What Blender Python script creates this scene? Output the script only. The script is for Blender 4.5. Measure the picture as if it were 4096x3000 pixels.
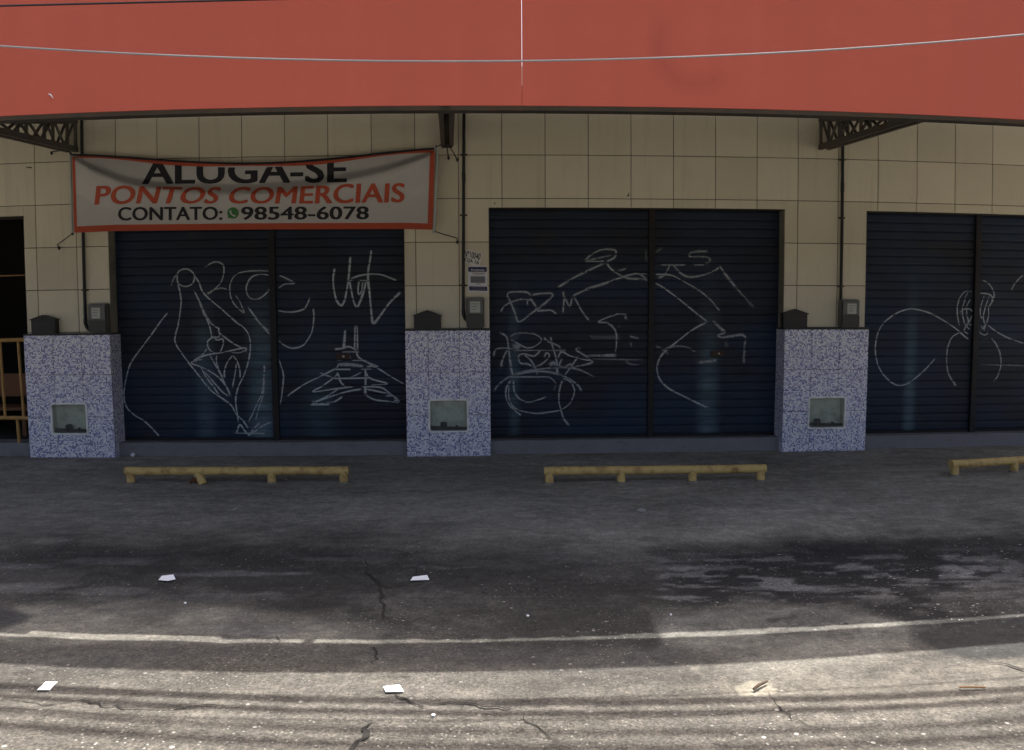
import bpy, bmesh, math, random
import numpy as np
from mathutils import Vector, Matrix
random.seed(7); rng = np.random.default_rng(7)
SC = bpy.context.scene
for o in list(bpy.data.objects): bpy.data.objects.remove(o)
COL = SC.collection

# ------------------------------------------------------------------ camera, sky, sun, exposure
F = 760.0                                   # focal length in pixels of a 1024 px wide picture
K = -0.04022                                # the gentle bow of the old facade and pavement
GZ = -3.4815
CAM = np.array([0.34155, -8.85933, -1.83685 - GZ])
YAW, PITCH, ROLL = 0.02979, 0.07957, -0.0048
def _basis():
    cy, sy = math.cos(YAW), math.sin(YAW)
    fw = np.array([sy*math.cos(PITCH), cy*math.cos(PITCH), -math.sin(PITCH)])
    r = np.array([cy, -sy, 0.0]); u = np.cross(r, fw)
    return (r*math.cos(ROLL)+u*math.sin(ROLL), -r*math.sin(ROLL)+u*math.cos(ROLL), fw)
R_, U_, FW = _basis()
cd = bpy.data.cameras.new('camera'); cam = bpy.data.objects.new('camera', cd); COL.objects.link(cam)
cd.sensor_width = 36.0; cd.lens = F/1024*36.0; cd.clip_start = 0.05; cd.clip_end = 500
cam.matrix_world = Matrix(((R_[0], U_[0], -FW[0], CAM[0]), (R_[1], U_[1], -FW[1], CAM[1]), (R_[2], U_[2], -FW[2], CAM[2]), (0, 0, 0, 1)))
SC.camera = cam
SUN_DIR = Vector((0.22, 0.39, 1.0)).normalized()         # towards the sun, high behind the shops
wd = bpy.data.worlds.new('World'); SC.world = wd; wd.use_nodes = True
wn = wd.node_tree.nodes; wl = wd.node_tree.links
bg = wn.get('Background') or wn.new('ShaderNodeBackground')
sky = wn.new('ShaderNodeTexSky'); sky.sky_type = 'NISHITA'; sky.sun_disc = False
sky.sun_elevation = math.asin(SUN_DIR.z); sky.sun_rotation = math.atan2(SUN_DIR.x, SUN_DIR.y)
sky.air_density = 0.6; sky.dust_density = 9.0; sky.ozone_density = 0.2
wl.new(sky.outputs[0], bg.inputs['Color']); bg.inputs['Strength'].default_value = 0.15
sd = bpy.data.lights.new('sun', 'SUN'); sd.energy = 4.4; sd.angle = math.radians(0.42); sd.color = (1.0, 0.95, 0.87)
so = bpy.data.objects.new('sun', sd); COL.objects.link(so); so.location = (4, 8, 20)
so.rotation_euler = (-SUN_DIR).to_track_quat('-Z', 'Y').to_euler()
SC.view_settings.view_transform = 'Standard'; SC.view_settings.look = 'None'
SC.view_settings.exposure = 1.38; SC.view_settings.gamma = 1.0; SC.view_settings.use_curve_mapping = False
SC.render.engine = 'CYCLES'
SC.cycles.max_bounces = 8; SC.cycles.diffuse_bounces = 5; SC.cycles.transparent_max_bounces = 16

# ------------------------------------------------------------------ measuring helpers
def ray_s(sx, sy):
    t = np.array([sx/4-512.0, sy/4-375.0]); q = t.copy()
    for _ in range(25): q = t/(1+K*(q@q)/512**2)
    return FW + R_*q[0]/F - U_*q[1]/F
def IS(sx, sy, Y):                      # full-size photo position on the upright plane Y
    d = ray_s(sx, sy); return CAM + d*((Y-CAM[1])/d[1])
OV = 4096/2256.0
def I(ox, oy, Y): return IS(ox*OV, oy*OV, Y)
def G(ox, oy, z=0.0):                   # on the ground
    d = ray_s(ox*OV, oy*OV); return CAM + d*((z-CAM[2])/d[2])
def to_ov(P):
    d = np.asarray(P)-CAM; zc = np.maximum(d@FW, .5); x = F*(d@R_)/zc; y = -F*(d@U_)/zc
    s = 1+K*np.minimum((x*x+y*y)/512**2, 4)
    return (512+x*s)*4/OV, (375+y*s)*4/OV
def W(P):                               # the bow of walls, canopy and pavement (each upright plane sags a little towards its ends)
    P = np.asarray(P, float).reshape(-1, 3); d = P-CAM; zc = d@FW; zs = np.maximum(zc, .8)
    x = F*(d@R_)/zs; y = -F*(d@U_)/zs; rr = (x*x+y*y)/512**2
    raw = rr; rr = np.where(rr < 1.8, rr, 1.8+.6*(1-np.exp(-(np.maximum(rr, 1.8)-1.8)/.6)))
    s = 1+K*rr
    dr = FW + np.outer(x*s/F, R_) - np.outer(y*s/F, U_)
    ex = CAM + dr*(d[:, 1]/np.where(np.abs(dr[:, 1]) < 1e-3, 1e-3, dr[:, 1]))[:, None]
    A = CAM + np.outer(d[:, 1]/FW[1], FW); ap = A+(P-A)*(1+K*2.4)
    t = np.clip((zc-1.0)/1.2, 0, 1)*np.clip((9-raw)/5, 0, 1); t = np.where((zc > .9) & (dr[:, 1] > .3), t*t*(3-2*t), 0)[:, None]
    return ex*t+ap*(1-t)

# ------------------------------------------------------------------ materials
def new_mat(name):
    m = bpy.data.materials.new(name); m.use_nodes = True
    return m, m.node_tree.nodes, m.node_tree.links, m.node_tree.nodes['Principled BSDF']
class N:                                # tiny node-graph writer
    def __init__(s, m): s.n = m.node_tree.nodes; s.l = m.node_tree.links
    def put(s, sock, v):
        if hasattr(v, 'is_output'): s.l.new(v, sock)
        elif isinstance(v, (tuple, list)): sock.default_value = tuple(v)+((1.0,) if len(v) == 3 and sock.type == 'RGBA' else ())
        else: sock.default_value = v
    def math(s, op, a, b=0.0, clamp=False):
        q = s.n.new('ShaderNodeMath'); q.operation = op; q.use_clamp = clamp; s.put(q.inputs[0], a); s.put(q.inputs[1], b); return q.outputs[0]
    def mix(s, f, a, b, mode='MIX'):
        q = s.n.new('ShaderNodeMix'); q.data_type = 'RGBA'; q.blend_type = mode
        s.put(q.inputs[0], f); s.put(q.inputs[6], a); s.put(q.inputs[7], b); return q.outputs[2]
    def pos(s): return s.n.new('ShaderNodeNewGeometry').outputs['Position']
    def xyz(s, v): q = s.n.new('ShaderNodeSeparateXYZ'); s.l.new(v, q.inputs[0]); return q.outputs
    def comb(s, x, y, z): q = s.n.new('ShaderNodeCombineXYZ'); s.put(q.inputs[0], x); s.put(q.inputs[1], y); s.put(q.inputs[2], z); return q.outputs[0]
    def scale(s, v, sc): q = s.n.new('ShaderNodeVectorMath'); q.operation = 'MULTIPLY'; s.put(q.inputs[0], v); q.inputs[1].default_value = sc; return q.outputs[0]
    def noise(s, v, scale, detail=4, rough=.55):
        q = s.n.new('ShaderNodeTexNoise'); s.put(q.inputs['Vector'], v); q.inputs['Scale'].default_value = scale
        q.inputs['Detail'].default_value = detail; q.inputs['Roughness'].default_value = rough; return q.outputs[0]
    def vor(s, v, scale, feature='F1'):
        q = s.n.new('ShaderNodeTexVoronoi'); q.feature = feature; s.put(q.inputs['Vector'], v); q.inputs['Scale'].default_value = scale; return q.outputs
    def ramp(s, f, stops, const=False):
        q = s.n.new('ShaderNodeValToRGB'); r = q.color_ramp; r.interpolation = 'CONSTANT' if const else 'LINEAR'
        while len(r.elements) < len(stops): r.elements.new(.5)
        for e, (p, c) in zip(r.elements, stops):
            e.position = p; e.color = (c, c, c, 1) if not isinstance(c, (tuple, list)) else tuple(c)+(1,)
        s.put(q.inputs[0], f); return q.outputs[0]
    def bump(s, h, strength, dist=.01):
        q = s.n.new('ShaderNodeBump'); q.inputs['Strength'].default_value = strength; q.inputs['Distance'].default_value = dist
        s.l.new(h, q.inputs['Height']); return q.outputs[0]
def simple(name, c, rough=.7, vary=.25, scale=9, metal=0.0, bump=.15, bscale=120, dirt=None, dirt_amt=.5, dscale=3, spec=.3):
    m, n, l, b = new_mat(name); g = N(m); p = g.pos()
    a = tuple(v*(1-vary) for v in c); d = tuple(min(1, v*(1+vary)) for v in c)
    col = g.mix(g.noise(p, scale, 5), a, d)
    if dirt: col = g.mix(g.math('MULTIPLY', g.ramp(g.noise(p, dscale, 7, .65), [(.48, 0.), (.68, 1.)]), dirt_amt), col, dirt)
    g.put(b.inputs['Base Color'], col); b.inputs['Roughness'].default_value = rough; b.inputs['Metallic'].default_value = metal
    b.inputs['Specular IOR Level'].default_value = spec
    if bump: g.put(b.inputs['Normal'], g.bump(g.noise(p, bscale, 3), bump, .004))
    return m
M = {}
M['mortar'] = simple('dark mortar', (.07, .06, .05), .9)
M['plaster'] = simple('grey beige plaster', (.26, .24, .19), .85, dirt=(.1, .09, .07))
M['steel_dark'] = simple('weathered dark steel', (.060, .052, .044), .65, .3, 6, .2, dirt=(.10, .05, .025), dirt_amt=.5, dscale=5)
M['post'] = simple('brown black steel post', (.015, .0145, .015), .6, .35, 5, .1, dirt=(.032, .022, .015), dscale=4)
M['conduit'] = simple('black plastic conduit', (.020, .022, .022), .5, .3)
M['box_dark'] = simple('dark grey painted metal', (.028, .028, .026), .5, .25, dirt=(.06, .05, .04), dirt_amt=.4)
M['meter_case'] = simple('smoky grey plastic', (.10, .102, .090), .35, .2, spec=.5)
M['meter_low'] = simple('dark grey plastic', (.055, .055, .050), .45, .2)
M['meter_face'] = simple('pale meter dial plate', (.46, .48, .42), .3, .2, 60)
M['ink'] = simple('black print', (.018, .018, .022), .7, .1, bump=0)
M['red_ink'] = simple('orange red print', (.42, .075, .035), .7, .12, 12, bump=0)
M['green_ink'] = simple('green print', (.05, .17, .05), .7, .1, bump=0)
M['blue_ink'] = simple('dark blue print', (.035, .04, .10), .7, .2, 80, bump=0)
M['grey_ink'] = simple('grey print', (.17, .17, .18), .7, .5, 90, bump=0)
M['paper'] = simple('white paper', (.74, .76, .80), .8, .06, 20, bump=.1)
M['notice'] = simple('notice paper', (.68, .68, .70), .8, .1, 30)
M['plate'] = simple('number plate paper', (.72, .71, .68), .8, .15, 30)
M['rope'] = simple('dark cord', (.05, .05, .05), .9)
M['pole_white'] = simple('pale plastic pipe', (.42, .45, .42), .5, .15)
M['frame_white'] = simple('off white plastic frame', (.84, .84, .81), .55, .06, dirt=(.2, .18, .14), dirt_amt=.5, dscale=14)
M['niche'] = simple('pale green grey niche paint', (.78, .80, .70), .8, .08, 7, dirt=(.22, .22, .17), dirt_amt=.6, dscale=6)
M['dirt'] = simple('dry dirt', (.20, .19, .15), .95, .4, 25, bump=.5)
M['meter_iron'] = simple('dull dark iron', (.035, .035, .04), .6, .3, 20)
M['yellow'] = simple('chipped yellow paint', (.56, .395, .145), .65, .16, 14, dirt=(.17, .075, .03), dirt_amt=.75, dscale=9, bump=.3)
M['yellow_dim'] = simple('dull yellow paint', (.42, .25, .08), .6, .15, 10, dirt=(.15, .07, .03), dirt_amt=.5, dscale=8)
M['rust'] = simple('brown rust', (.13, .05, .022), .9, .4, 30, bump=.6)
M['wood'] = simple('brown wood', (.16, .07, .03), .6, .3, 6)
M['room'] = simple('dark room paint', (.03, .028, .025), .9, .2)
M['cable'] = simple('grey cable sheath', (.30, .31, .31), .35, .1, bump=0, spec=.6)
M['cable_dark'] = simple('black cable sheath', (.02, .02, .025), .5, .1, bump=0)
M['lock'] = simple('rusty lock plate', (.045, .025, .015), .6, .5, 30)
M['brass'] = simple('worn steel', (.40, .39, .34), .5, .2, metal=.3)
M['roof'] = simple('zinc roofing sheet', (.32, .33, .34), .5, .15, 4, .4)
M['truss'] = simple('grey brown truss steel', (.105, .092, .078), .65, .3, 6, .1, dirt=(.12, .06, .03), dirt_amt=.5, dscale=5)
M['zincd'] = simple('dull galvanised sheet', (.12, .12, .115), .6, .2, 4, .2)
M['crack'] = simple('crack earth', (.020, .019, .017), 1, .3)
M['leaf'] = simple('dry leaf', (.36, .36, .33), .8, .2)
M['twig'] = simple('dry twig', (.07, .05, .035), .9)
M['straw'] = simple('straw', (.3, .17, .08), .9)

def mat_tile():
    m, n, l, b = new_mat('beige wall tile'); g = N(m); p = g.pos()
    oi = n.new('ShaderNodeObjectInfo')
    c = g.mix(oi.outputs['Random'], (.62, .57, .42), (.76, .70, .53))
    c = g.mix(g.math('MULTIPLY', g.noise(p, 2.2, 5, .6), .55), c, (.50, .465, .345))
    c = g.mix(g.ramp(g.noise(p, 170, 2), [(.35, 0.), (.7, .35)]), c, (.64, .58, .46))
    st = g.noise(g.scale(p, (9, 9, .55)), 1.0, 5, .6)
    c = g.mix(g.math('MULTIPLY', g.ramp(st, [(.55, 0.), (.75, 1.)]), .22), c, (.22, .18, .13))
    sp = g.vor(p, 6.0)
    c = g.mix(g.ramp(sp[0], [(.02, .7), (.035, 0.)]), c, (.10, .07, .05))
    g.put(b.inputs['Base Color'], c); b.inputs['Roughness'].default_value = .55; b.inputs['Specular IOR Level'].default_value = .3
    g.put(b.inputs['Normal'], g.bump(g.noise(p, 40, 4), .05, .004)); return m
M['tile'] = mat_tile()
def mat_mosaic():
    m, n, l, b = new_mat('blue and white mosaic'); g = N(m); x, y, z = g.xyz(g.pos())
    cell = .0150
    u = g.math('DIVIDE', g.math('ADD', x, y), cell); v = g.math('DIVIDE', z, cell)
    w = n.new('ShaderNodeTexWhiteNoise'); w.noise_dimensions = '3D'
    g.put(w.inputs[0], g.comb(g.math('FLOOR', u), g.math('FLOOR', v), 3.0))
    chk = g.math('MODULO', g.math('ABSOLUTE', g.math('ADD', g.math('FLOOR', u), g.math('FLOOR', v))), 2.0)
    f = g.math('ADD', g.math('MULTIPLY', w.outputs[0], .80), g.math('MULTIPLY', chk, .20))
    c = g.ramp(f, [(0, (.88, .88, .90)), (.38, (.63, .65, .83)), (.57, (.14, .17, .46)), (.68, (.06, .075, .29)), (.88, (.42, .44, .60))], True)
    gr = g.math('MAXIMUM', g.math('GREATER_THAN', g.math('FRACT', u), .86), g.math('GREATER_THAN', g.math('FRACT', v), .86))
    c = g.mix(gr, c, (.60, .60, .64))
    c = g.mix(g.math('MULTIPLY', g.noise(g.pos(), 3.0, 5), .25), c, (.36, .34, .36))
    g.put(b.inputs['Base Color'], c); b.inputs['Roughness'].default_value = .35
    return m
M['mosaic'] = mat_mosaic()
def mat_fascia():
    m, n, l, b = new_mat('red fascia paint'); g = N(m); p = g.pos()
    c = g.mix(g.noise(p, .55, 3), (.51, .102, .058), (.60, .124, .072))
    c = g.mix(g.math('MULTIPLY', g.noise(g.scale(p, (7, 7, .5)), 1, 5), .34), c, (.38, .085, .052))
    c = g.mix(g.ramp(g.noise(p, 210, 2), [(.4, 0.), (.75, .3)]), c, (.55, .12, .08))
    x, y, z = g.xyz(p)
    fx_, fz_ = float(W([I(1535, 100, -4.05)])[0, 0]), float(W([I(1535, 100, -4.05)])[0, 2])
    ax, az = g.math('SUBTRACT', x, fx_), g.math('SUBTRACT', z, fz_)
    rad = g.math('SQRT', g.math('ADD', g.math('MULTIPLY', ax, ax), g.math('MULTIPLY', az, az)))
    ring = g.math('SUBTRACT', 1.0, g.math('MULTIPLY', g.math('ABSOLUTE', g.math('SUBTRACT', rad, .235)), 11.0), True)
    side = g.math('MULTIPLY', g.math('ADD', g.math('SUBTRACT', g.math('MULTIPLY', ax, -.9), g.math('MULTIPLY', az, 1.0)), .02), 8.0, True)
    c = g.mix(g.math('MULTIPLY', g.math('MULTIPLY', ring, side), .30), c, (.30, .062, .042))       # a darker curved arc
    g.put(b.inputs['Base Color'], c); b.inputs['Roughness'].default_value = .6; b.inputs['Specular IOR Level'].default_value = .25
    g.put(b.inputs['Normal'], g.bump(g.noise(p, 2.0, 3), .06, .02)); return m
M['fascia'] = mat_fascia()
def mat_cloth():
    m, n, l, b = new_mat('white vinyl banner cloth'); g = N(m); p = g.pos()
    c = g.mix(g.noise(p, 5, 5), (.43, .42, .39), (.50, .49, .46))
    c = g.mix(g.math('MULTIPLY', g.ramp(g.noise(g.scale(p, (3, 3, 1)), 2, 6), [(.5, 0.), (.75, 1.)]), .3), c, (.44, .42, .36))
    g.put(b.inputs['Base Color'], c); b.inputs['Roughness'].default_value = .6
    g.put(b.inputs['Normal'], g.bump(g.noise(g.scale(p, (6, 6, 11)), 1.3, 3), .35, .02)); return m
M['cloth'] = mat_cloth()
def mat_shutter():
    m, n, l, b = new_mat('navy shutter paint'); g = N(m); p = g.pos(); x, y, z = g.xyz(p)
    c = g.mix(g.noise(g.scale(p, (1.2, 1, 9)), 1.5, 5), (.012, .014, .019), (.013, .020, .034))
    c = g.mix(g.ramp(g.noise(g.scale(p, (.8, .8, 1.2)), 1.1, 4), [(.40, 0.), (.62, .75)]), c, (.013, .029, .060))
    for xc, wid, z0, z1, amt in STREAKS:                       # paler vertical strips
        t = g.math('DIVIDE', g.math('SUBTRACT', x, xc), wid)
        q = g.math('SUBTRACT', 1.0, g.math('MULTIPLY', t, t), True); q = g.math('MULTIPLY', q, q)
        mr = n.new('ShaderNodeMapRange'); mr.interpolation_type = 'SMOOTHSTEP'; g.put(mr.inputs[0], z); mr.inputs[1].default_value = z1; mr.inputs[2].default_value = z0
        q = g.math('MULTIPLY', q, mr.outputs[0])
        q = g.math('MULTIPLY', q, g.math('ADD', g.math('MULTIPLY', g.noise(g.scale(p, (2, 2, 10)), 1.3, 4), 1.5), -.2, True))
        c = g.mix(g.math('MULTIPLY', q, amt, True), c, (.13, .21, .25))
    sc = g.ramp(g.noise(g.scale(p, (14, 3, 90)), 1.0, 3, .7), [(.68, 0.), (.78, .35)])
    c = g.mix(sc, c, (.10, .11, .12))
    c = g.mix(g.math('MULTIPLY', g.ramp(g.noise(g.scale(p, (1.5, 1, 5)), 1.0, 6, .7), [(.56, 0.), (.72, 1.)]), .35), c, (.05, .045, .042))
    g.put(b.inputs['Base Color'], c); b.inputs['Roughness'].default_value = .55; b.inputs['Specular IOR Level'].default_value = .25
    return m
YS = .165                                                     # shutters stand this far back in their openings
def px(ox): return float(W([I(ox, 700, YS)])[0, 0])
STREAKS = [(px(447), 0.17, 1.1, 2.2, .5), (px(572), 0.24, .7, 2.3, .95), (px(1132), 0.10, 1.2, 2.3, .5), (px(1562), 0.19, .5, 2.4, .8), (px(2010), 0.11, .6, 2.4, .7), (px(700), .3, .6, 1.7, .3)]
M['shutter'] = mat_shutter()
def mat_spray():
    m, n, l, b = new_mat('white spray paint'); g = N(m); p = g.pos()
    at = n.new('ShaderNodeAttribute'); at.attribute_name = 'fade'
    b.inputs['Base Color'].default_value = (.46, .51, .53, 1); b.inputs['Roughness'].default_value = .8
    tr = n.new('ShaderNodeBsdfTransparent'); mx = n.new('ShaderNodeMixShader')
    a = g.math('MULTIPLY', at.outputs['Fac'], g.ramp(g.noise(p, 30, 4, .7), [(.25, .55), (.55, 1.)]))
    a = g.math('MULTIPLY', a, g.ramp(g.noise(p, 400, 2), [(.3, .7), (.6, 1.)]))
    l.new(a, mx.inputs[0]); l.new(tr.outputs[0], mx.inputs[1]); l.new(b.outputs[0], mx.inputs[2])
    l.new(mx.outputs[0], n['Material Output'].inputs[0]); return m
M['spray'] = mat_spray()
def mat_glass():
    m, n, l, b = new_mat('dusty window glass'); g = N(m)
    tr = n.new('ShaderNodeBsdfTransparent'); tr.inputs[0].default_value = (.92, .94, .92, 1)
    gl = n.new('ShaderNodeBsdfGlossy'); gl.inputs['Roughness'].default_value = .08
    df = n.new('ShaderNodeBsdfDiffuse'); df.inputs[0].default_value = (.5, .5, .46, 1)
    fr = n.new('ShaderNodeFresnel'); fr.inputs[0].default_value = 1.45
    m1 = n.new('ShaderNodeMixShader'); m2 = n.new('ShaderNodeMixShader')
    l.new(g.ramp(g.noise(g.pos(), 9, 5), [(.4, .03), (.8, .10)]), m1.inputs[0]); l.new(tr.outputs[0], m1.inputs[1]); l.new(df.outputs[0], m1.inputs[2])
    l.new(fr.outputs[0], m2.inputs[0]); l.new(m1.outputs[0], m2.inputs[1]); l.new(gl.outputs[0], m2.inputs[2])
    l.new(m2.outputs[0], n['Material Output'].inputs[0]); return m
M['glass'] = mat_glass()
def mat_ground():
    m, n, l, b = new_mat('worn cement pavement'); g = N(m); p = g.pos()
    at = n.new('ShaderNodeAttribute'); at.attribute_name = 'stain_and_shade'
    c = at.outputs['Color']; co = at.outputs['Alpha']
    f1 = g.noise(p, 14, 8, .72)
    c = g.mix(g.ramp(f1, [(.32, .5), (.5, 0.)]), c, g.mix(1.0, c, (.42, .42, .43), 'MULTIPLY'))
    c = g.mix(g.ramp(f1, [(.52, 0.), (.70, .6)]), c, g.mix(1.0, c, (1.7, 1.68, 1.64), 'MULTIPLY'))
    f4 = g.noise(g.scale(p, (1.0, 2.2, 1.0)), 3.1, 7, .72)
    c = g.mix(1.0, c, g.ramp(f4, [(.34, .76), (.5, 1.0), (.66, 1.25)]), 'MULTIPLY')
    f5 = g.noise(p, 62, 5, .85)
    c = g.mix(g.math('ADD', .35, g.math('MULTIPLY', co, .65), True), c, g.mix(1.0, c, g.ramp(f5, [(.36, .38), (.5, 1.0), (.64, 1.75)]), 'MULTIPLY'))
    f2 = g.noise(p, 95, 3, .7)
    c = g.mix(g.math('MULTIPLY', g.ramp(f2, [(.36, 1.), (.55, 0.)]), g.math('MULTIPLY', co, .75)), c, g.mix(1.0, c, (.40, .40, .41), 'MULTIPLY'))
    v1 = g.vor(p, 60.0); v2 = g.vor(p, 24.0); v3 = g.vor(p, 110.0)
    def peb(v, lo, hi, keep):
        sel = g.math('GREATER_THAN', g.xyz(v[1])[0], keep)
        return g.math('MULTIPLY', g.math('MULTIPLY', g.ramp(v[0], [(lo, 1.), (hi, 0.)]), sel), co)
    zone = g.ramp(g.noise(p, 1.7, 4, .6), [(.42, .15), (.62, 1.)])
    pc = g.mix(g.noise(p, 33, 2), (.16, .155, .14), (.42, .41, .38))
    c = g.mix(g.math('MULTIPLY', peb(v3, .16, .38, .80), .8), c, g.mix(1.0, c, (1.9, 1.85, 1.75), 'MULTIPLY'))
    c = g.mix(g.math('MULTIPLY', peb(v1, .20, .34, .83), zone), c, pc)
    c = g.mix(g.math('MULTIPLY', peb(v2, .15, .25, .88), zone), c, (.42, .41, .38))
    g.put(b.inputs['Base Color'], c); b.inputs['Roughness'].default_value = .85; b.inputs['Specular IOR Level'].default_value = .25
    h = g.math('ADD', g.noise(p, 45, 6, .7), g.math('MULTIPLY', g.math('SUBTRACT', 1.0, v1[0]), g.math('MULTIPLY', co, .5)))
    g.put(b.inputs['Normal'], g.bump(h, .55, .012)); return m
M['ground'] = mat_ground()
def mat_step():
    m, n, l, b = new_mat('grey cement step'); g = N(m); p = g.pos()
    c = g.mix(g.noise(p, 5, 7, .7), (.15, .15, .153), (.225, .225, .23))
    c = g.mix(g.ramp(g.noise(g.scale(p, (2, 2, 6)), 2.2, 7, .7), [(.55, 0.), (.7, .7)]), c, (.11, .11, .11))
    g.put(b.inputs['Base Color'], c); b.inputs['Roughness'].default_value = .9
    g.put(b.inputs['Normal'], g.bump(g.noise(p, 30, 6, .7), .5, .01)); return m
M['step'] = mat_step()

# ------------------------------------------------------------------ mesh helpers
class MB:
    def __init__(s): s.v = []; s.f = []; s.fade = []
    def add(s, vs, fs):
        o = len(s.v); s.v += [tuple(map(float, q)) for q in vs]; s.f += [tuple(i+o for i in q) for q in fs]; return s
    def grid(s, fn, us, vs):
        o = len(s.v); nu, nv = len(us), len(vs)
        for v in vs:
            for u in us: s.v.append(tuple(map(float, fn(u, v))))
        for j in range(nv-1):
            for i in range(nu-1):
                a = o+j*nu+i; s.f.append((a, a+1, a+nu+1, a+nu))
        return s
    def box(s, x0, x1, y0, y1, z0, z1, seg=.45):
        def ax(a, b): return np.linspace(a, b, max(2, int(math.ceil(abs(b-a)/seg))+1))
        X, Y, Z = ax(x0, x1), ax(y0, y1), ax(z0, z1)
        s.grid(lambda u, v: (u, y0, v), X, Z); s.grid(lambda u, v: (u, y1, v), X[::-1], Z)
        s.grid(lambda u, v: (x0, u, v), Y[::-1], Z); s.grid(lambda u, v: (x1, u, v), Y, Z)
        s.grid(lambda u, v: (u, v, z1), X, Y); s.grid(lambda u, v: (u, v, z0), X, Y[::-1]); return s
    def bar(s, a, b, w, h, up=(0, 0, 1)):       # a straight bar of section w x h
        a, b = Vector(a), Vector(b); d = (b-a); L = d.length; d.normalize(); up = Vector(up)
        sx = d.cross(up); sx = sx.normalized() if sx.length > 1e-4 else Vector((1, 0, 0)); sy = sx.cross(d).normalized()
        k = max(1, int(L/.45)); vs = []; fs = []
        for i in range(k+1):
            p = a+d*(L*i/k)
            for q, r in ((-1, -1), (1, -1), (1, 1), (-1, 1)): vs.append(p+sx*(q*w/2)+sy*(r*h/2))
        for i in range(k):
            for j in range(4): fs.append((4*i+j, 4*i+(j+1) % 4, 4*i+4+(j+1) % 4, 4*i+4+j))
        fs.append((3, 2, 1, 0)); fs.append(tuple(4*k+j for j in range(4))); return s.add(vs, fs)
    def tube(s, pts, r, n=8, cap=True):
        P = [Vector(p) for p in pts]; vs = []; fs = []; prev = None
        rs = r if isinstance(r, (list, tuple)) else [r]*len(P)
        for i, p in enumerate(P):
            t = (P[min(i+1, len(P)-1)]-P[max(i-1, 0)]).normalized()
            ref = prev if prev is not None else (Vector((0, 0, 1)) if abs(t.z) < .9 else Vector((1, 0, 0)))
            a = (ref-t*ref.dot(t)).normalized(); prev = a; bq = t.cross(a)
            for k in range(n):
                th = 2*math.pi*k/n; vs.append(p+a*(math.cos(th)*rs[i])+bq*(math.sin(th)*rs[i]))
        for i in range(len(P)-1):
            for k in range(n): fs.append((i*n+k, i*n+(k+1) % n, (i+1)*n+(k+1) % n, (i+1)*n+k))
        if cap: fs.append(tuple(range(n-1, -1, -1))); fs.append(tuple((len(P)-1)*n+k for k in range(n)))
        return s.add(vs, fs)
    def build(s, name, mat, parent=None, bevel=0, warp=True, smooth=True, fade=None):
        bm = bmesh.new(); vl = [bm.verts.new(v) for v in s.v]
        for f in s.f:
            try: bm.faces.new([vl[i] for i in f])
            except ValueError: pass
        if bevel:
            bmesh.ops.remove_doubles(bm, verts=bm.verts, dist=1e-5)
            bmesh.ops.bevel(bm, geom=[e for e in bm.edges if len(e.link_faces) == 2 and e.calc_face_angle(0) > .6], offset=bevel, segments=2, affect='EDGES', clamp_overlap=True)
        bm.verts.ensure_lookup_table()
        co = np.array([v.co[:] for v in bm.verts]); co = W(co) if warp else co
        if parent is not None: loc = np.array(parent.location) if parent.parent is None else np.array(parent.location)+np.array(parent.parent.location)
        else: loc = np.array([(co[:, 0].min()+co[:, 0].max())/2, (co[:, 1].min()+co[:, 1].max())/2, co[:, 2].min()])
        for v, c in zip(bm.verts, co-loc): v.co = c
        me = bpy.data.meshes.new(name); bm.to_mesh(me); bm.free()
        if fade is not None:
            a = me.attributes.new('fade', 'FLOAT', 'POINT'); a.data.foreach_set('value', np.asarray(fade, np.float32))
        me.materials.append(mat)
        if smooth: me.shade_smooth(); me.set_sharp_from_angle(angle=math.radians(38))
        o = bpy.data.objects.new(name, me); COL.objects.link(o)
        if parent is not None: o.parent = parent
        else: o.location = loc
        return o
def thing(name, label, cat, at, group=None):
    o = bpy.data.objects.new(name, None); COL.objects.link(o); o.empty_display_size = .1
    o.location = W([at])[0]; return tag(o, label, cat, group)
def tag(o, label, cat, group=None):
    o['label'] = label; o['category'] = cat
    if group: o['group'] = group
    return o
def struct(o, kind='structure'): o['kind'] = kind; return o
def minus(r, holes):                        # rectangle minus rectangles
    out = [r]
    for hx0, hx1, hz0, hz1 in holes:
        nx = []
        for x0, x1, z0, z1 in out:
            a, b, c, d = max(x0, hx0), min(x1, hx1), max(z0, hz0), min(z1, hz1)
            if a >= b-1e-6 or c >= d-1e-6: nx.append((x0, x1, z0, z1)); continue
            if x0 < a: nx.append((x0, a, z0, z1))
            if b < x1: nx.append((b, x1, z0, z1))
            if z0 < c: nx.append((a, b, z0, c))
            if d < z1: nx.append((a, b, d, z1))
        out = nx
    return [q for q in out if q[1]-q[0] > .012 and q[3]-q[2] > .012]

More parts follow.
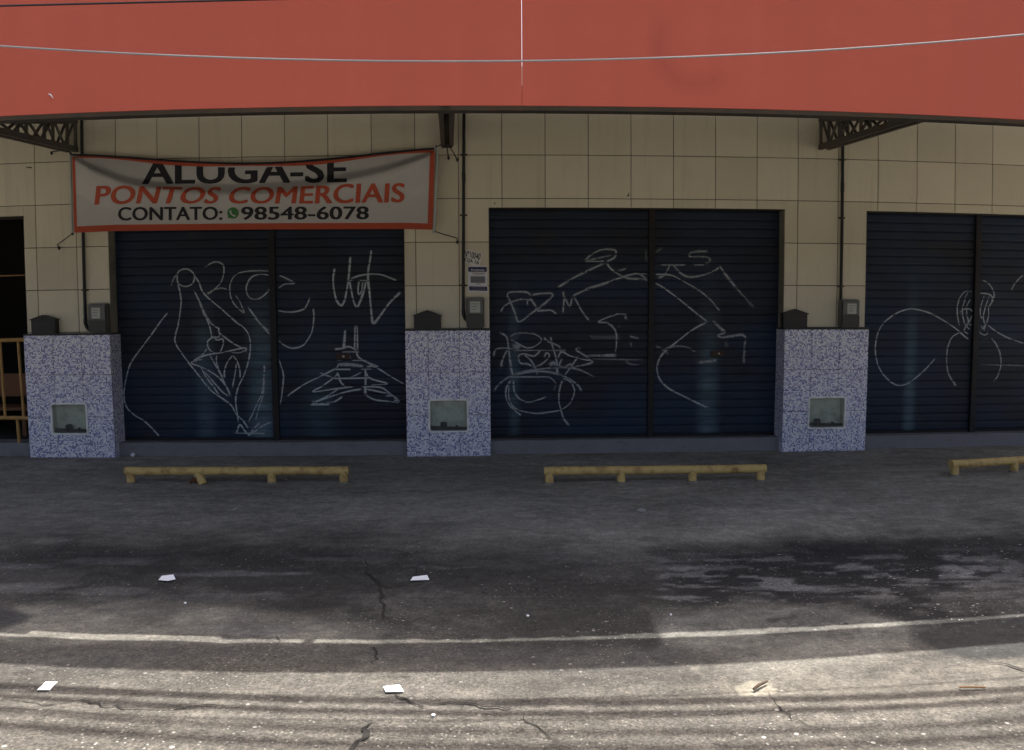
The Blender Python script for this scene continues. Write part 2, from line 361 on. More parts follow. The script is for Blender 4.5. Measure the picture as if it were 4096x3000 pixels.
# ------------------------------------------------------------------ ground
def vnoise(x, y, seed=0):
    def h(i, j): return np.modf(np.abs(np.sin(i*127.1+j*311.7+seed*74.7)*43758.5453))[0]
    i, j = np.floor(x), np.floor(y); u, v = x-i, y-j; u = u*u*(3-2*u); v = v*v*(3-2*v)
    return (h(i, j)*(1-u)+h(i+1, j)*u)*(1-v)+(h(i, j+1)*(1-u)+h(i+1, j+1)*u)*v
def fbm(x, y, seed=0, o=5):
    a, s, t = 0, .5, 0
    for k in range(o): a = a+s*vnoise(x*2**k, y*2**k, seed+k); t += s; s *= .55
    return a/t
def sm(a, b, x): t = np.clip((x-a)/(b-a), 0, 1); return t*t*(3-2*t)
def poly_mask(x, y, pts, soft):             # smooth inside mask of a polygon
    x = np.asarray(x); y = np.asarray(y); ins = np.zeros(x.shape, bool); dm = np.full(x.shape, 1e9)
    for (x0, y0), (x1, y1) in zip(pts, pts[1:]+pts[:1]):
        c = (y0 > y) != (y1 > y); xi = (x1-x0)*(y-y0)/((y1-y0) if y1 != y0 else 1e-9)+x0; ins ^= c & (x < xi)
        L = (x1-x0)**2+(y1-y0)**2; t = np.clip(((x-x0)*(x1-x0)+(y-y0)*(y1-y0))/L, 0, 1)
        dm = np.minimum(dm, np.hypot(x-x0-t*(x1-x0), y-y0-t*(y1-y0)))
    return sm(-soft, soft, np.where(ins, dm, -dm))
def build_ground():
    def axis(stops):
        a = []
        for (s, e, st) in stops: a += list(np.arange(s, e, st))
        return np.array(a+[stops[-1][1]])
    X = axis([(-60, -10, 5), (-10, -7, .3), (-7, -3.2, .04), (-3.2, 4.2, .016), (4.2, 7.4, .04), (7.4, 10, .3), (10, 60, 5)])
    Y = axis([(-60, -12, 4), (-12, -6.7, .2), (-6.7, -4.4, .015), (-4.4, -.3, .03), (-.3, .15, .1), (.15, 6, .6), (6, 40, 6)])
    gx, gy = np.meshgrid(X, Y); P = np.stack([gx.ravel(), gy.ravel(), np.zeros(gx.size)], 1)
    ox, oy = to_ov(P); far = (P[:, 1] < -6.7); x, y = P[:, 0], P[:, 1]
    n1 = fbm(x*1.1, y*1.6, 1); n2 = fbm(x*4, y*7, 9); n3 = fbm(x*.6, y*3.2, 21); n4 = fbm(x*16, y*20, 33, 3)
    col = np.stack([np.full(x.shape, .245), np.full(x.shape, .231), np.full(x.shape, .200)], 1)*(0.70+.60*n1)[:, None]*(0.72+.56*n3)[:, None]
    co = np.full(x.shape, .22)
    def lay(mask, c, coarse=None, amt=1.0):
        nonlocal col, co
        mk = np.clip(mask*amt, 0, 1); col = col*(1-mk[:, None])+np.array(c)[None, :]*mk[:, None]
        if coarse is not None: co = co*(1-mk)+coarse*mk
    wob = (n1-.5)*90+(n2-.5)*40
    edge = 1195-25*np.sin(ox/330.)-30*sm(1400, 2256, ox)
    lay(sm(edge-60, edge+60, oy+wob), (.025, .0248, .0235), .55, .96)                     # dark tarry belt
    lay(sm(1265, 1300, oy+wob*.3)*sm(.35, .6, n1), (.044, .043, .040), .55, .7)
    lay(poly_mask(ox+wob*1.3, oy+wob*.6, [(1450, 1215), (1800, 1200), (2300, 1200), (2300, 1360), (2000, 1380), (1880, 1345), (1560, 1338), (1490, 1310)], 40), (.016, .016, .0165), 1.0, .96)   # coarse gravel patch
    lay(poly_mask(ox+wob*.3, oy+wob*.2, [(2060, 1225), (2200, 1225), (2170, 1250), (2150, 1290), (2120, 1285)], 20)*sm(.45, .62, fbm(ox/30., oy/10., 61)), (.17, .17, .165), .6, .7)
    lay(sm(.54, .64, fbm(ox/75., oy/9., 62, 6))*poly_mask(ox, oy, [(1450, 1225), (2256, 1215), (2256, 1330), (1450, 1330)], 20), (.17, .17, .17), .8, .6)
    lay((.6+.4*sm(.38,.56,fbm(ox/140., oy/40., 52)))*poly_mask(ox+wob*.9, oy+wob*.4, [(-40, 1352), (60, 1340), (260, 1322), (520, 1330), (720, 1360), (860, 1392), (820, 1422), (-40, 1422)], 18), (.165, .158, .138), .3, .85)
    lay(poly_mask(ox+wob*.1, oy+wob*.1, [(-40, 1330), (30, 1342), (80, 1358), (30, 1378), (-40, 1398)], 7), (.04, .04, .042), .3)
    lay(poly_mask(ox+wob*.3, oy+wob*.15, [(430, 1382), (560, 1372), (680, 1385), (560, 1400)], 10), (.085, .085, .085), .2, .8)
    lay((.6+.4*sm(.40,.55,fbm(ox/120., oy/40., 51)))*poly_mask(ox+wob*.9, oy+wob*.3, [(1430, 1360), (1560, 1338), (1760, 1335), (1900, 1350), (2010, 1378), (2010, 1425), (1850, 1500), (1640, 1500), (1560, 1440), (1450, 1420)], 16), (.150, .147, .132), .25, .85)
    lay(sm(.58, .66, fbm(ox/46., oy/15., 4))*poly_mask(ox, oy, [(1660, 1352), (1850, 1345), (1900, 1385), (1700, 1400)], 10), (.035, .033, .032), .3)
    lay(poly_mask(ox, oy, [(-40, 1424), (560, 1428), (1500, 1428), (1560, 1475), (1300, 1483), (-40, 1480)], 12), (.050, .050, .048), .40, .75)  # fascia shadow band, darkened in the pavement colour itself
    lay(sm(.50, .64, fbm(ox/150., oy/55., 14))*sm(1190, 1240, oy)*sm(1420, 1380, oy), (.075, .073, .068), .5, .55)
    lay(sm(.55, .65, fbm(ox/260., oy/16., 15))*sm(1200, 1260, oy)*sm(1330, 1290, oy), (.13, .13, .13), .4, .5)
    lit = sm(1375, 1560, oy+wob*1.6+(n4-.5)*60)  # sunlit ground painted paler than the shaded band, with a ragged edge
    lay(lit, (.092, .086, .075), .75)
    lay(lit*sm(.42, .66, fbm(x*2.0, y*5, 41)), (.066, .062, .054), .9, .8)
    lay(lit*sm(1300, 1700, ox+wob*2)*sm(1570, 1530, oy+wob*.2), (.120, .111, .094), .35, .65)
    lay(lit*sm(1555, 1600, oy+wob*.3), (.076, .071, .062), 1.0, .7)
    lay(poly_mask(ox+wob*.06, oy+wob*.04, [(1618, 1512), (1650, 1498), (1690, 1500), (1712, 1520), (1690, 1530), (1630, 1530)], 4), (.22, .205, .165), .1, .9)
    lay(poly_mask(ox+wob*.2, oy+wob*.1, [(2010, 1396), (2090, 1372), (2300, 1350), (2300, 1442), (2160, 1452), (2080, 1438)], 5), (.030, .030, .030), .4, .95)
    lay(far.astype(float), (.13, .122, .105), .8)
    col *= (0.88+.24*n4)[:, None]
    Z = (n2-.5)*.010*sm(-6.7, -6.4, y)+0.0
    P[:, 2] = np.where((y > -.25), 0, Z-.004)
    Wp = W(P); ny, nx = len(Y), len(X)
    idx = np.arange(nx*ny).reshape(ny, nx)
    quads = np.stack([idx[:-1, :-1], idx[:-1, 1:], idx[1:, 1:], idx[1:, :-1]], -1).reshape(-1, 4)
    me = bpy.data.meshes.new('ground'); me.vertices.add(len(Wp)); me.vertices.foreach_set('co', Wp.ravel())
    me.loops.add(quads.size); me.loops.foreach_set('vertex_index', quads.ravel().astype(np.int32))
    me.polygons.add(len(quads)); me.polygons.foreach_set('loop_start', np.arange(0, quads.size, 4, dtype=np.int32))
    me.update(calc_edges=True)
    ca = me.color_attributes.new('stain_and_shade', 'FLOAT_COLOR', 'POINT')
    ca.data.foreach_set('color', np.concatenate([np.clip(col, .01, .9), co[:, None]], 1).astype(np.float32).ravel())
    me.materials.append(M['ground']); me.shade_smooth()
    o = bpy.data.objects.new('ground', me); COL.objects.link(o); return struct(o)
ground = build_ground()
def ribbon_on_ground(name, pts, wid, mat, z=.0025, parent=None):
    g = [G(*p) for p in pts]; mb = MB(); vs = []; fs = []; P = []
    for a, b in zip(g, g[1:]):
        k = max(2, int(np.linalg.norm(b-a)/.03))
        for i in range(k): P.append(a+(b-a)*i/k)
    P.append(g[-1])
    for i, p in enumerate(P):
        t = P[min(i+1, len(P)-1)]-P[max(i-1, 0)]; t = t/np.linalg.norm(t); nrm = np.array([-t[1], t[0], 0])
        j = nrm*random.gauss(0, .008); w = wid*.85*random.uniform(.3, 1.2)*(1-.7*abs(2*i/len(P)-1)**3)
        vs += [p+j+nrm*w/2+np.array([0, 0, z]), p+j-nrm*w/2+np.array([0, 0, z])]
    for i in range(len(P)-1): fs.append((2*i, 2*i+1, 2*i+3, 2*i+2))
    mb.add(vs, fs); o = mb.build(name, mat, parent, smooth=False); 
    if parent is None: struct(o)
    return o
for pts, w in (([(805, 1232), (812, 1262), (838, 1290), (842, 1330), (848, 1365)], .028), ([(838, 1292), (900, 1290)], .012), ([(0, 1541), (60, 1549), (130, 1552), (180, 1541), (240, 1556), (300, 1560), (380, 1562), (450, 1553), (540, 1556)], .010),
               ([(930, 1552), (1010, 1548), (1080, 1560), (1128, 1558)], .012), ([(815, 1590), (800, 1606), (808, 1622), (790, 1632), (770, 1652)], .030), ([(868, 1528), (900, 1548), (935, 1556)], .012), ([(820, 1465), (832, 1440), (826, 1425)], .014),
               ([(2165, 1456), (2200, 1462), (2256, 1474)], .016), ([(1690, 1525), (1715, 1560), (1760, 1590), (1830, 1618)], .008), ([(925, 1245), (915, 1262), (940, 1277), (965, 1282)], .012), ([(1135, 1285), (1165, 1292), (1185, 1302)], .012), ([(1128, 1560), (1180, 1600), (1240, 1652)], .007), ([(612, 1400), (618, 1418)], .010)):  # last short strip is a dark mark for the truss shadow across the sunlit line
    ribbon_on_ground('crack', pts, w, M['crack'], parent=None)

# ------------------------------------------------------------------ shop building: walls, tiles, step
WL, WR, WTOP, PAR = -9.0, 9.5, 4.02, 4.50
ZO = [2.862, 2.876, 2.878, 2.876]                     # opening heights
OPEN = [(-8.6, -5.149), (I(240, 600, 0)[0], I(892, 600, 0)[0]), (I(1077, 600, 0)[0], I(1728, 600, 0)[0]), (I(1907, 600, 0)[0], 8.35)]
STEP = .162; TW = .008
bld = thing('shop_building', 'long single storey shop building faced with square beige tiles', 'building', (0, .1, 0))
w = MB()
xs = [WL]+[v for o in OPEN for v in o]+[WR]
for i in range(0, len(xs), 2): w.box(xs[i], xs[i+1], TW, .30, 0, 2.84)
w.box(WL, WR, TW, .30, 2.90, PAR)
for (a, b), z in zip(OPEN, ZO): w.box(a, b, TW, .30, z, 2.90)
for i in range(0, len(xs), 2): w.box(xs[i], xs[i+1], TW, .30, 2.84, 2.90)
w.build('wall', M['mortar'], bld, smooth=False)
for (a, b), z in zip(OPEN, ZO):
    MB().box(a-.0005, a+.005, TW-.004, .163, STEP, z-.006).build('jamb', M['plaster'], bld, smooth=False)
    MB().box(b-.005, b+.0005, TW-.004, .163, STEP, z-.006).build('jamb', M['plaster'], bld, smooth=False)
w = MB(); w.box(WL, WR, .30, 6.0, 4.02, 4.12, 1.0).build('roof_slab', M['plaster'], bld, smooth=False)
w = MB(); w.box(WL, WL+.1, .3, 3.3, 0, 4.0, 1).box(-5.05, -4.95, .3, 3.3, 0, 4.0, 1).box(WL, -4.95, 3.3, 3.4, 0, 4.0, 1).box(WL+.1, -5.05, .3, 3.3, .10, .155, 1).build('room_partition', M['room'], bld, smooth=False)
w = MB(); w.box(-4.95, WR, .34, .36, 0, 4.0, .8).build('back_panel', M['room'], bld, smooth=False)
ROWS = [3.982, 3.482, 2.982, 2.482, 1.982, 1.482, .982]
holes = [(a, b, 0, z) for (a, b), z in zip(OPEN, ZO)]
J = .0036
def tile_mesh(rects):
    mb = MB()
    for x0, x1, z0, z1 in rects:
        c = .003; d = random.uniform(0, .0012)
        y0 = 0-d
        vs = [(x0, TW, z0), (x1, TW, z0), (x1, TW, z1), (x0, TW, z1), (x0, y0+c, z0), (x1, y0+c, z0), (x1, y0+c, z1), (x0, y0+c, z1), (x0+c, y0, z0+c), (x1-c, y0, z0+c), (x1-c, y0, z1-c), (x0+c, y0, z1-c)]
        fs = [(8, 9, 10, 11)]+[(a, (a+1) % 4, 4+(a+1) % 4, 4+a) for a in range(4)]+[(4+a, 4+(a+1) % 4, 8+(a+1) % 4, 8+a) for a in range(4)]
        mb.add(vs, fs)
    return mb
for cx in range(-18, 19):
    for z1, z0 in zip([PAR]+ROWS, ROWS+[.482]):
        r = (cx*.5+J, cx*.5+.5-J, z0+J, z1-J)
        rs = minus(r, [(a-J*0, b, c, d) for a, b, c, d in holes])
        if rs: tile_mesh(rs).build('tile', M['tile'], bld, smooth=False)
st = MB()
for k, (a, b) in enumerate(OPEN): st.box(a, b, .004, .295, 0.0, STEP-.004*(k == 0), .22)
so_ = st.build('step', M['step'], None, bevel=0, smooth=False); struct(so_)
bm = bmesh.new(); bm.from_mesh(so_.data)
for v in bm.verts:
    n_ = (vnoise(np.array([v.co.x*3.1]), np.array([v.co.z*9+v.co.y*4]), 5)[0]-.5)*.018
    if v.co.y < -.12: v.co.y += n_; v.co.z += n_*.4
bm.to_mesh(so_.data); bm.free()

# ------------------------------------------------------------------ rolling shutters
SLAT = .1027
PROF = [(0, .009), (.045, .009), (.09, .001), (.28, -.002), (.46, -.0018), (.50, -.0008), (.54, -.0018), (.74, -.002), (.93, .001), (1.0, .009)]
PU = [a for a, _ in PROF]; PY = [b for _, b in PROF]
SB = float(IS(2000, 1743, YS)[2])
def yprof(z): return YS+np.interp(((z-SB)/SLAT) % 1.0, PU, PY)
GRAF = {}
def stroke_pts(pts, off, sc): return [(off[0]+a/sc, off[1]+b/sc) for a, b in pts]
def graf(sc, off, items):
    for it in items:
        wd_, al, pts = it; GRAF.setdefault('all', []).append((wd_/sc, al, stroke_pts(pts, off, sc)))
graf(2.1175, (450, 1000), [
 (10, .75, [(470,530),(420,590),(370,660),(320,730),(260,810),(200,890),(155,960),(130,1030),(112,1110),(98,1200),(105,1290),(135,1350),(190,1400),(250,1435),(300,1475),(355,1530),(400,1580)]),
 (11, .9, [(548,205),(570,175),(615,160),(655,170),(690,205),(695,245),(675,285),(630,308),(580,298),(553,265),(548,205)]),
 (9, .6, [(495,310),(515,250),(548,200)]),
 (11, .9, [(550,205),(550,260),(568,340),(582,430),(572,540),(555,640),(530,740),(535,790),(570,850),(650,960),(730,1060),(800,1150),(860,1210),(950,1270),(1010,1320),(1050,1390),(1110,1450),(1150,1510)]),
 (11, .9, [(695,215),(730,270),(760,345),(810,405),(900,480),(980,550),(1060,620),(1110,655),(1150,710),(1168,780),(1165,870),(1145,970),(1110,1070),(1070,1150),(1048,1230),(1045,1300),(1060,1400),(1065,1460)]),
 (12, .95, [(690,340),(735,430),(780,530),(830,610),(870,650),(900,665),(905,700),(960,745),(1030,795),(1120,840)]),
 (10, .85, [(735,440),(770,530),(815,620),(835,700),(845,735),(910,740)]),
 (12, .95, [(905,690),(900,735),(850,740),(805,780),(820,840),(870,875),(910,865),(935,810),(935,755),(890,762),(860,745)]),
 (11, .9, [(805,830),(760,890),(700,930),(670,960),(740,985),(830,1030),(900,1080),(960,1150),(1000,1220)]),
 (13, .95, [(670,955),(740,910),(820,885),(920,870),(1010,850),(1120,830),(1130,850),(1060,870),(980,860)]),
 (18, .8, [(690,950),(730,930),(775,935)]),
 (10, .85, [(825,890),(870,970),(910,1040),(960,1150),(1000,1235)]), (10, .8, [(885,890),(880,940),(900,1010),(940,1090)]),
 (9, .75, [(1020,890),(975,950),(950,1020),(950,1090)]), (9, .75, [(1020,890),(1060,950),(1080,1030),(1080,1090)]), (9, .7, [(1050,960),(1040,1040),(1015,1170)]),
 (9, .8, [(745,985),(790,1070),(850,1150),(910,1235)]), (9, .8, [(770,1020),(850,1110),(920,1190),(980,1240)]), (22, .9, [(985,1205),(1000,1240)]),
 (11, .65, [(780,150),(830,115),(880,100),(930,120),(945,170),(930,250),(890,310),(840,350),(800,375)]), (16, .7, [(800,370),(860,340)]), (9, .6, [(860,340),(920,322),(975,335)]),
 (11, .6, [(1335,180),(1230,175),(1110,185),(1040,215),(1000,280),(995,350),(1010,420),(1050,480),(1120,540)]),
 (10, .75, [(1330,215),(1250,205),(1180,230),(1140,290),(1135,350),(1160,400),(1210,420),(1270,395),(1320,345),(1335,280),(1330,215)]),
 (9, .6, [(1040,380),(1080,440),(1120,540)]), (14, .75, [(1145,480),(1190,540),(1240,610),(1300,680),(1345,730)]), (8, .55, [(1190,560),(1260,630),(1335,690)]),
 (20, .75, [(1287,970),(1287,1040)]), (12, .6, [(1285,1040),(1270,1200),(1230,1290),(1190,1380),(1150,1460)]), (10, .55, [(1290,1090),(1275,1230),(1240,1340),(1210,1450)]),
 (14, .7, [(1050,1550),(1080,1480),(1120,1530),(1160,1560),(1200,1510),(1250,1460)]), (16, .6, [(1120,1590),(1200,1540),(1290,1480),(1350,1460)]), (10, .5, [(1030,1550),(1300,1555)]), (14, .5, [(1060,1580),(1180,1590),(1260,1580)]),
 (9, .6, [(1341,700),(1340,560),(1350,400),(1370,290)]),
 (13, .6, [(1410,215),(1460,235),(1540,280),(1460,290),(1405,325)]),
 (10, .8, [(1402,512),(1470,525),(1550,522),(1620,500),(1650,460),(1672,400)]),
 (10, .8, [(1402,762),(1460,810),(1530,832),(1600,815),(1640,780),(1690,690),(1706,570),(1700,480)]),
 (9, .7, [(1404,910),(1425,970),(1448,1060),(1440,1180),(1425,1290),(1402,1370)])])
graf(2.36, (1100, 950), [
 (20, .85, [(565,290),(553,350),(550,420),(560,510),(585,600),(625,640),(655,600),(675,510),(690,420),(700,330),(712,180)]),
 (20, .85, [(700,400),(720,500),(745,610),(775,655),(810,590),(840,500),(860,410)]),
 (22, .85, [(910,115),(900,200),(880,320),(880,420),(895,540),(905,660),(920,790),(940,805),(1000,730),(1080,620),(1185,515)]),
 (15, .8, [(715,390),(800,360),(900,345),(1000,350),(1070,375),(1150,405)]),
 (16, .7, [(795,405),(785,480),(790,535),(815,510),(830,410)]), (10, .6, [(690,405),(740,405)]), (10, .6, [(790,405),(885,405)]),
 (26, .85, [(662,870),(657,960),(648,1050)]), (12, .85, [(756,835),(752,1060)]), (12, .85, [(776,835),(780,1060)]), (22, .7, [(764,825),(764,850)]),
 (18, .85, [(560,1055),(640,1045),(700,1030),(780,1070)]), (12, .8, [(630,1077),(800,1078)]), (16, .6, [(640,1085),(625,1150)]), (14, .6, [(700,1085),(712,1150)]),
 (16, .85, [(765,1080),(800,1140),(900,1190),(970,1215)]), (11, .85, [(720,1160),(870,1160)]), (11, .7, [(590,1160),(630,1160)]),
 (30, .55, [(595,1200),(700,1200),(840,1215)]), (12, .85, [(540,1245),(720,1245)]), (12, .8, [(810,1243),(920,1240)]),
 (14, .85, [(600,1185),(580,1230),(430,1310),(270,1390),(110,1500)]), (14, .85, [(870,1170),(900,1200),(980,1240),(1090,1310),(1220,1385)]), (13, .8, [(860,1218),(980,1215)]),
 (14, .7, [(420,1275),(560,1330)]), (11, .8, [(540,1330),(690,1330),(920,1325)]), (12, .75, [(590,1270),(570,1310),(450,1400),(360,1455),(560,1430),(730,1410)]),
 (16, .8, [(590,1270),(620,1360),(660,1405)]), (24, .75, [(855,1240),(855,1400),(850,1490)]), (11, .7, [(820,1270),(740,1310),(680,1330)]), (14, .75, [(860,1270),(900,1330),(1060,1380),(900,1395)]),
 (12, .75, [(820,1410),(980,1412),(1060,1450),(1170,1550)]), (11, .8, [(640,1412),(740,1412)]), (12, .75, [(600,1430),(470,1510),(350,1570),(480,1560),(560,1550),(640,1500)]), (15, .8, [(820,1430),(700,1450),(560,1490),(360,1560)]),
 (12, .8, [(330,1580),(520,1575)]), (24, .7, [(350,1535),(380,1560)]), (14, .8, [(860,1430),(960,1450),(1110,1490),(1170,1555),(1050,1545),(940,1530),(860,1490)]), (28, .8, [(1120,1535),(1175,1552)]), (10, .7, [(1040,1495),(1120,1495)])])
graf(2.503, (1950, 1120), [
 (22, .55, [(130,325),(160,270),(230,225),(320,195),(420,190),(460,230),(490,290),(430,340),(370,390),(320,418),(295,400),(270,320),(225,210),(200,160),(220,125),(320,118),(400,125),(435,160)]),
 (22, .55, [(440,150),(540,135),(640,135),(650,160),(590,220),(500,300),(570,305),(640,305),(700,350)]), (16, .5, [(400,260),(400,210),(430,200)]),
 (22, .5, [(755,110),(765,190),(755,335)]), (18, .5, [(765,150),(790,210),(825,265),(850,160)]), (22, .5, [(860,160),(900,230),(950,320),(1020,410)]), (22, .5, [(850,160),(960,110),(1060,75),(1220,20)]), (22, .4, [(700,75),(810,15)]),
 (18, .6, [(1400,345),(1300,345),(1200,375),(1110,420),(1200,430),(1270,490),(1290,560),(1290,650),(1280,720)]), (30, .5, [(1380,355),(1385,400)]), (22, .5, [(1312,460),(1325,466)]), (22, .5, [(1420,560),(1520,590)]), (26, .3, [(1430,620),(1440,670)]),
 (26, .35, [(950,760),(1100,757),(1290,755)]), (30, .5, [(1160,755),(1290,752)]), (9, .3, [(1050,790),(1540,800)]), (40, .15, [(1020,570),(1150,575),(1330,570)]), (22, .3, [(1380,810),(1440,845),(1520,850)]),
 (22, .6, [(115,520),(190,570),(210,680),(225,800),(240,900),(260,960)]), (14, .55, [(220,570),(290,535),(390,528),(490,550),(540,600),(480,660),(400,680),(330,650),(230,590)]),
 (20, .55, [(60,770),(80,700),(150,680),(250,690)]), (14, .6, [(250,705),(500,702),(790,706)]), (26, .5, [(200,690),(150,800),(135,880)]), (60, .5, [(250,655),(300,670),(340,690)]),
 (22, .55, [(560,570),(600,610),(710,660),(730,690)]), (22, .55, [(630,565),(650,660),(690,800),(700,960)]), (20, .55, [(540,690),(470,760),(370,740),(310,760),(330,830),(400,840),(480,870),(570,820),(620,760),(590,730),(565,780)]),
 (18, .5, [(360,740),(430,800),(480,880),(500,960)]), (18, .55, [(700,790),(740,720),(830,760),(940,790),(1040,810),(1040,830),(930,860),(850,870),(830,840),(770,870),(720,850),(750,780)]), (20, .55, [(930,680),(890,700),(980,760),(1040,810)]), (18, .5, [(910,760),(850,850),(790,930),(770,970)]), (34, .5, [(610,860),(660,830),(690,860)]),
 (20, .45, [(65,1110),(110,1050),(200,980),(320,930),(470,900),(640,880),(800,875),(920,900),(1070,965)]), (22, .5, [(250,960),(330,940),(430,920),(560,915),(700,940),(800,980),(900,1050),(945,1115)]), (12, .5, [(200,970),(480,970),(620,975),(690,1040)]), (12, .3, [(690,1040),(660,1110)]),
 (16, .6, [(260,1000),(265,1100),(300,1170),(360,1210),(430,1220),(520,1195),(590,1170)]), (18, .6, [(235,1000),(190,1080),(185,1170),(220,1250),(280,1310),(340,1360)]),
 (13, .55, [(215,1050),(215,1180),(260,1270),(340,1310),(480,1335),(600,1325),(730,1300),(820,1240),(860,1160),(870,1100),(830,1020),(750,980)]), (18, .55, [(750,1000),(720,1100),(715,1210),(735,1300),(765,1390),(820,1460)])])
graf(2.3747, (2150, 950), [
 (20, .5, [(450,225),(490,180),(570,130),(650,112),(740,125),(730,190),(650,230)]), (12, .5, [(450,230),(640,225)]), (18, .4, [(450,225),(600,190),(720,165)]), (22, .5, [(195,470),(330,390),(470,320),(640,240)]),
 (20, .55, [(655,235),(690,290),(770,350),(850,385),(960,395),(1052,408)]), (18, .45, [(750,315),(800,310),(850,290)]), (18, .55, [(430,500),(640,430),(780,385),(880,355),(960,345),(1040,400)]),
 (14, .4, [(960,345),(1050,348)]), (16, .5, [(1112,350),(1200,352),(1290,365),(1400,425),(1530,500),(1640,590),(1700,660),(1735,700)]), (16, .65, [(1106,425),(1200,480),(1330,575),(1460,680),(1560,760),(1610,795)]),
 (20, .5, [(1140,385),(1200,360),(1240,300),(1260,260),(1300,275),(1360,340),(1440,375),(1560,360),(1670,320),(1730,280)]), (12, .5, [(1165,262),(1410,262)]), (12, .45, [(1470,262),(1590,260)]), (20, .35, [(1590,255),(1640,220),(1600,185),(1450,180),(1470,140),(1620,130)]),
 (26, .45, [(1725,265),(1800,370),(1880,470)]), (22, .3, [(1880,470),(1960,560),(2060,670)]), (26, .3, [(1030,120),(1032,220)]), (26, .2, [(1112,150),(1190,95)]), (30, .5, [(1085,412),(1110,420)])])
graf(2.2031, (2500, 900), [
 (16, .65, [(730,850),(600,920),(480,1010),(380,1090)]), (16, .6, [(380,1090),(320,1150),(285,1230),(285,1300),(320,1380),(400,1450),(500,1500),(620,1560),(740,1615)]), (26, .45, [(770,840),(830,900),(890,950)]),
 (22, .5, [(880,950),(820,970),(850,990),(940,980),(1030,968),(1070,1000)]), (22, .35, [(1060,1010),(1050,1100),(1045,1220)]), (26, .4, [(640,1215),(710,1205),(810,1190)]), (16, .4, [(330,1105),(420,1070),(540,1075),(620,1120)]), (20, .3, [(265,1065),(320,1090),(380,1140)]), (40, .15, [(900,1020),(890,1080)])])
graf(2.3607, (3450, 1050), [
 (11, .65, [(690,900),(600,1000),(500,1090),(420,1145),(340,1160),(270,1130),(190,1050),(140,950),(120,830),(130,720),(160,630),(220,550),(320,480),(430,440),(520,445),(640,480),(760,545),(880,625),(960,695),(1010,735)]),
 (13, .6, [(920,660),(850,700),(810,780),(795,860),(795,960),(815,1060),(880,1160)]), (22, .6, [(860,1140),(885,1165)]), (12, .6, [(1215,710),(1265,780),(1300,870),(1305,970),(1275,1070),(1230,1130)]), (11, .6, [(1180,590),(1260,650),(1370,710),(1525,765)]),
 (12, .6, [(915,600),(895,500),(895,410),(920,330),(960,280),(1000,265),(1040,280)]), (12, .6, [(1085,288),(1120,290),(1190,300),(1225,330),(1215,380),(1190,430),(1190,500),(1170,570),(1140,640)]),
 (11, .55, [(975,340),(945,420),(945,500),(970,590),(1000,620)]), (11, .55, [(1020,340),(980,430),(1000,560),(1030,600)]), (11, .6, [(1100,300),(1085,380),(1085,480),(1090,580),(1100,650),(1150,685),(1190,660)]),
 (11, .55, [(1150,310),(1120,400),(1110,480),(1130,540)]), (11, .55, [(1200,310),(1160,420),(1140,520),(1160,600)]), (11, .6, [(910,480),(960,440),(1010,440),(1035,470),(1020,530),(990,580),(960,640),(1000,680)]), (10, .5, [(1000,270),(970,330),(950,400)]), (10, .5, [(1025,560),(985,600),(1020,640)]), (10, .5, [(1160,580),(1120,640)]), (10, .5, [(1110,590),(1160,650)]),
 (10, .55, [(1130,165),(1190,200),(1235,270),(1240,330),(1215,390)]), (11, .55, [(1395,280),(1430,210),(1480,150),(1525,110)]), (9, .35, [(1090,960),(1300,965),(1525,975)]), (10, .3, [(1130,745),(1180,715)])])
def catmull(P, step=.010):
    P = [np.asarray(p) for p in P]; Q = [2*P[0]-P[1]]+P+[2*P[-1]-P[-2]]; out = []
    for i in range(1, len(Q)-2):
        p0, p1, p2, p3 = Q[i-1:i+3]; L = np.linalg.norm(p2-p1); k = max(2, int(L/step))
        for j in range(k):
            t = j/k; out.append(.5*((2*p1)+(-p0+p2)*t+(2*p0-5*p1+4*p2-p3)*t*t+(-p0+3*p1-3*p2+p3)*t**3))
    out.append(P[-1]); return np.array(out)
def graffiti_mesh(x0, x1):
    mb = MB(); fade = []; LIM = SB+.02
    for wid, al, pts in GRAF['all']:
        c = catmull([IS(a, b, YS)[[0, 2]] for a, b in pts]); w_ = max(wid/345*1.35, .023)
        keep = (c[:, 0] > x0+.01) & (c[:, 0] < x1-.01) & (c[:, 1] > LIM)
        i = 0; n_ = len(c)
        while i < n_:
            if not keep[i]: i += 1; continue
            j = i
            while j < n_ and keep[j]: j += 1
            if j-i >= 3:
                o = len(mb.v)
                for k in range(i, j):
                    t = c[min(k+1, n_-1)]-c[max(k-1, 0)]; t = t/(np.linalg.norm(t)+1e-9); nr = np.array([-t[1], t[0]])
                    wv = w_*(1+.18*math.sin(k*.13+wid))
                    e = min(1, (k-0)/4+.35, (n_-1-k)/4+.35)
                    for q, a in ((-.5, 0), (-.22, 1), (.22, 1), (.5, 0)):
                        p = c[k]+nr*q*wv; ph = ((p[1]-SB)/SLAT) % 1.0
                        g_ = 0.42 if ph < .075 or ph > .955 else 1.0
                        mb.v.append((p[0], yprof(p[1])-.0022, p[1])); fade.append(min(1.0, a*al*1.3)*e*g_)
                for k in range(j-i-1):
                    for q in range(3): a = o+k*4+q; mb.f.append((a, a+1, a+5, a+4))
            i = j
    return mb, fade
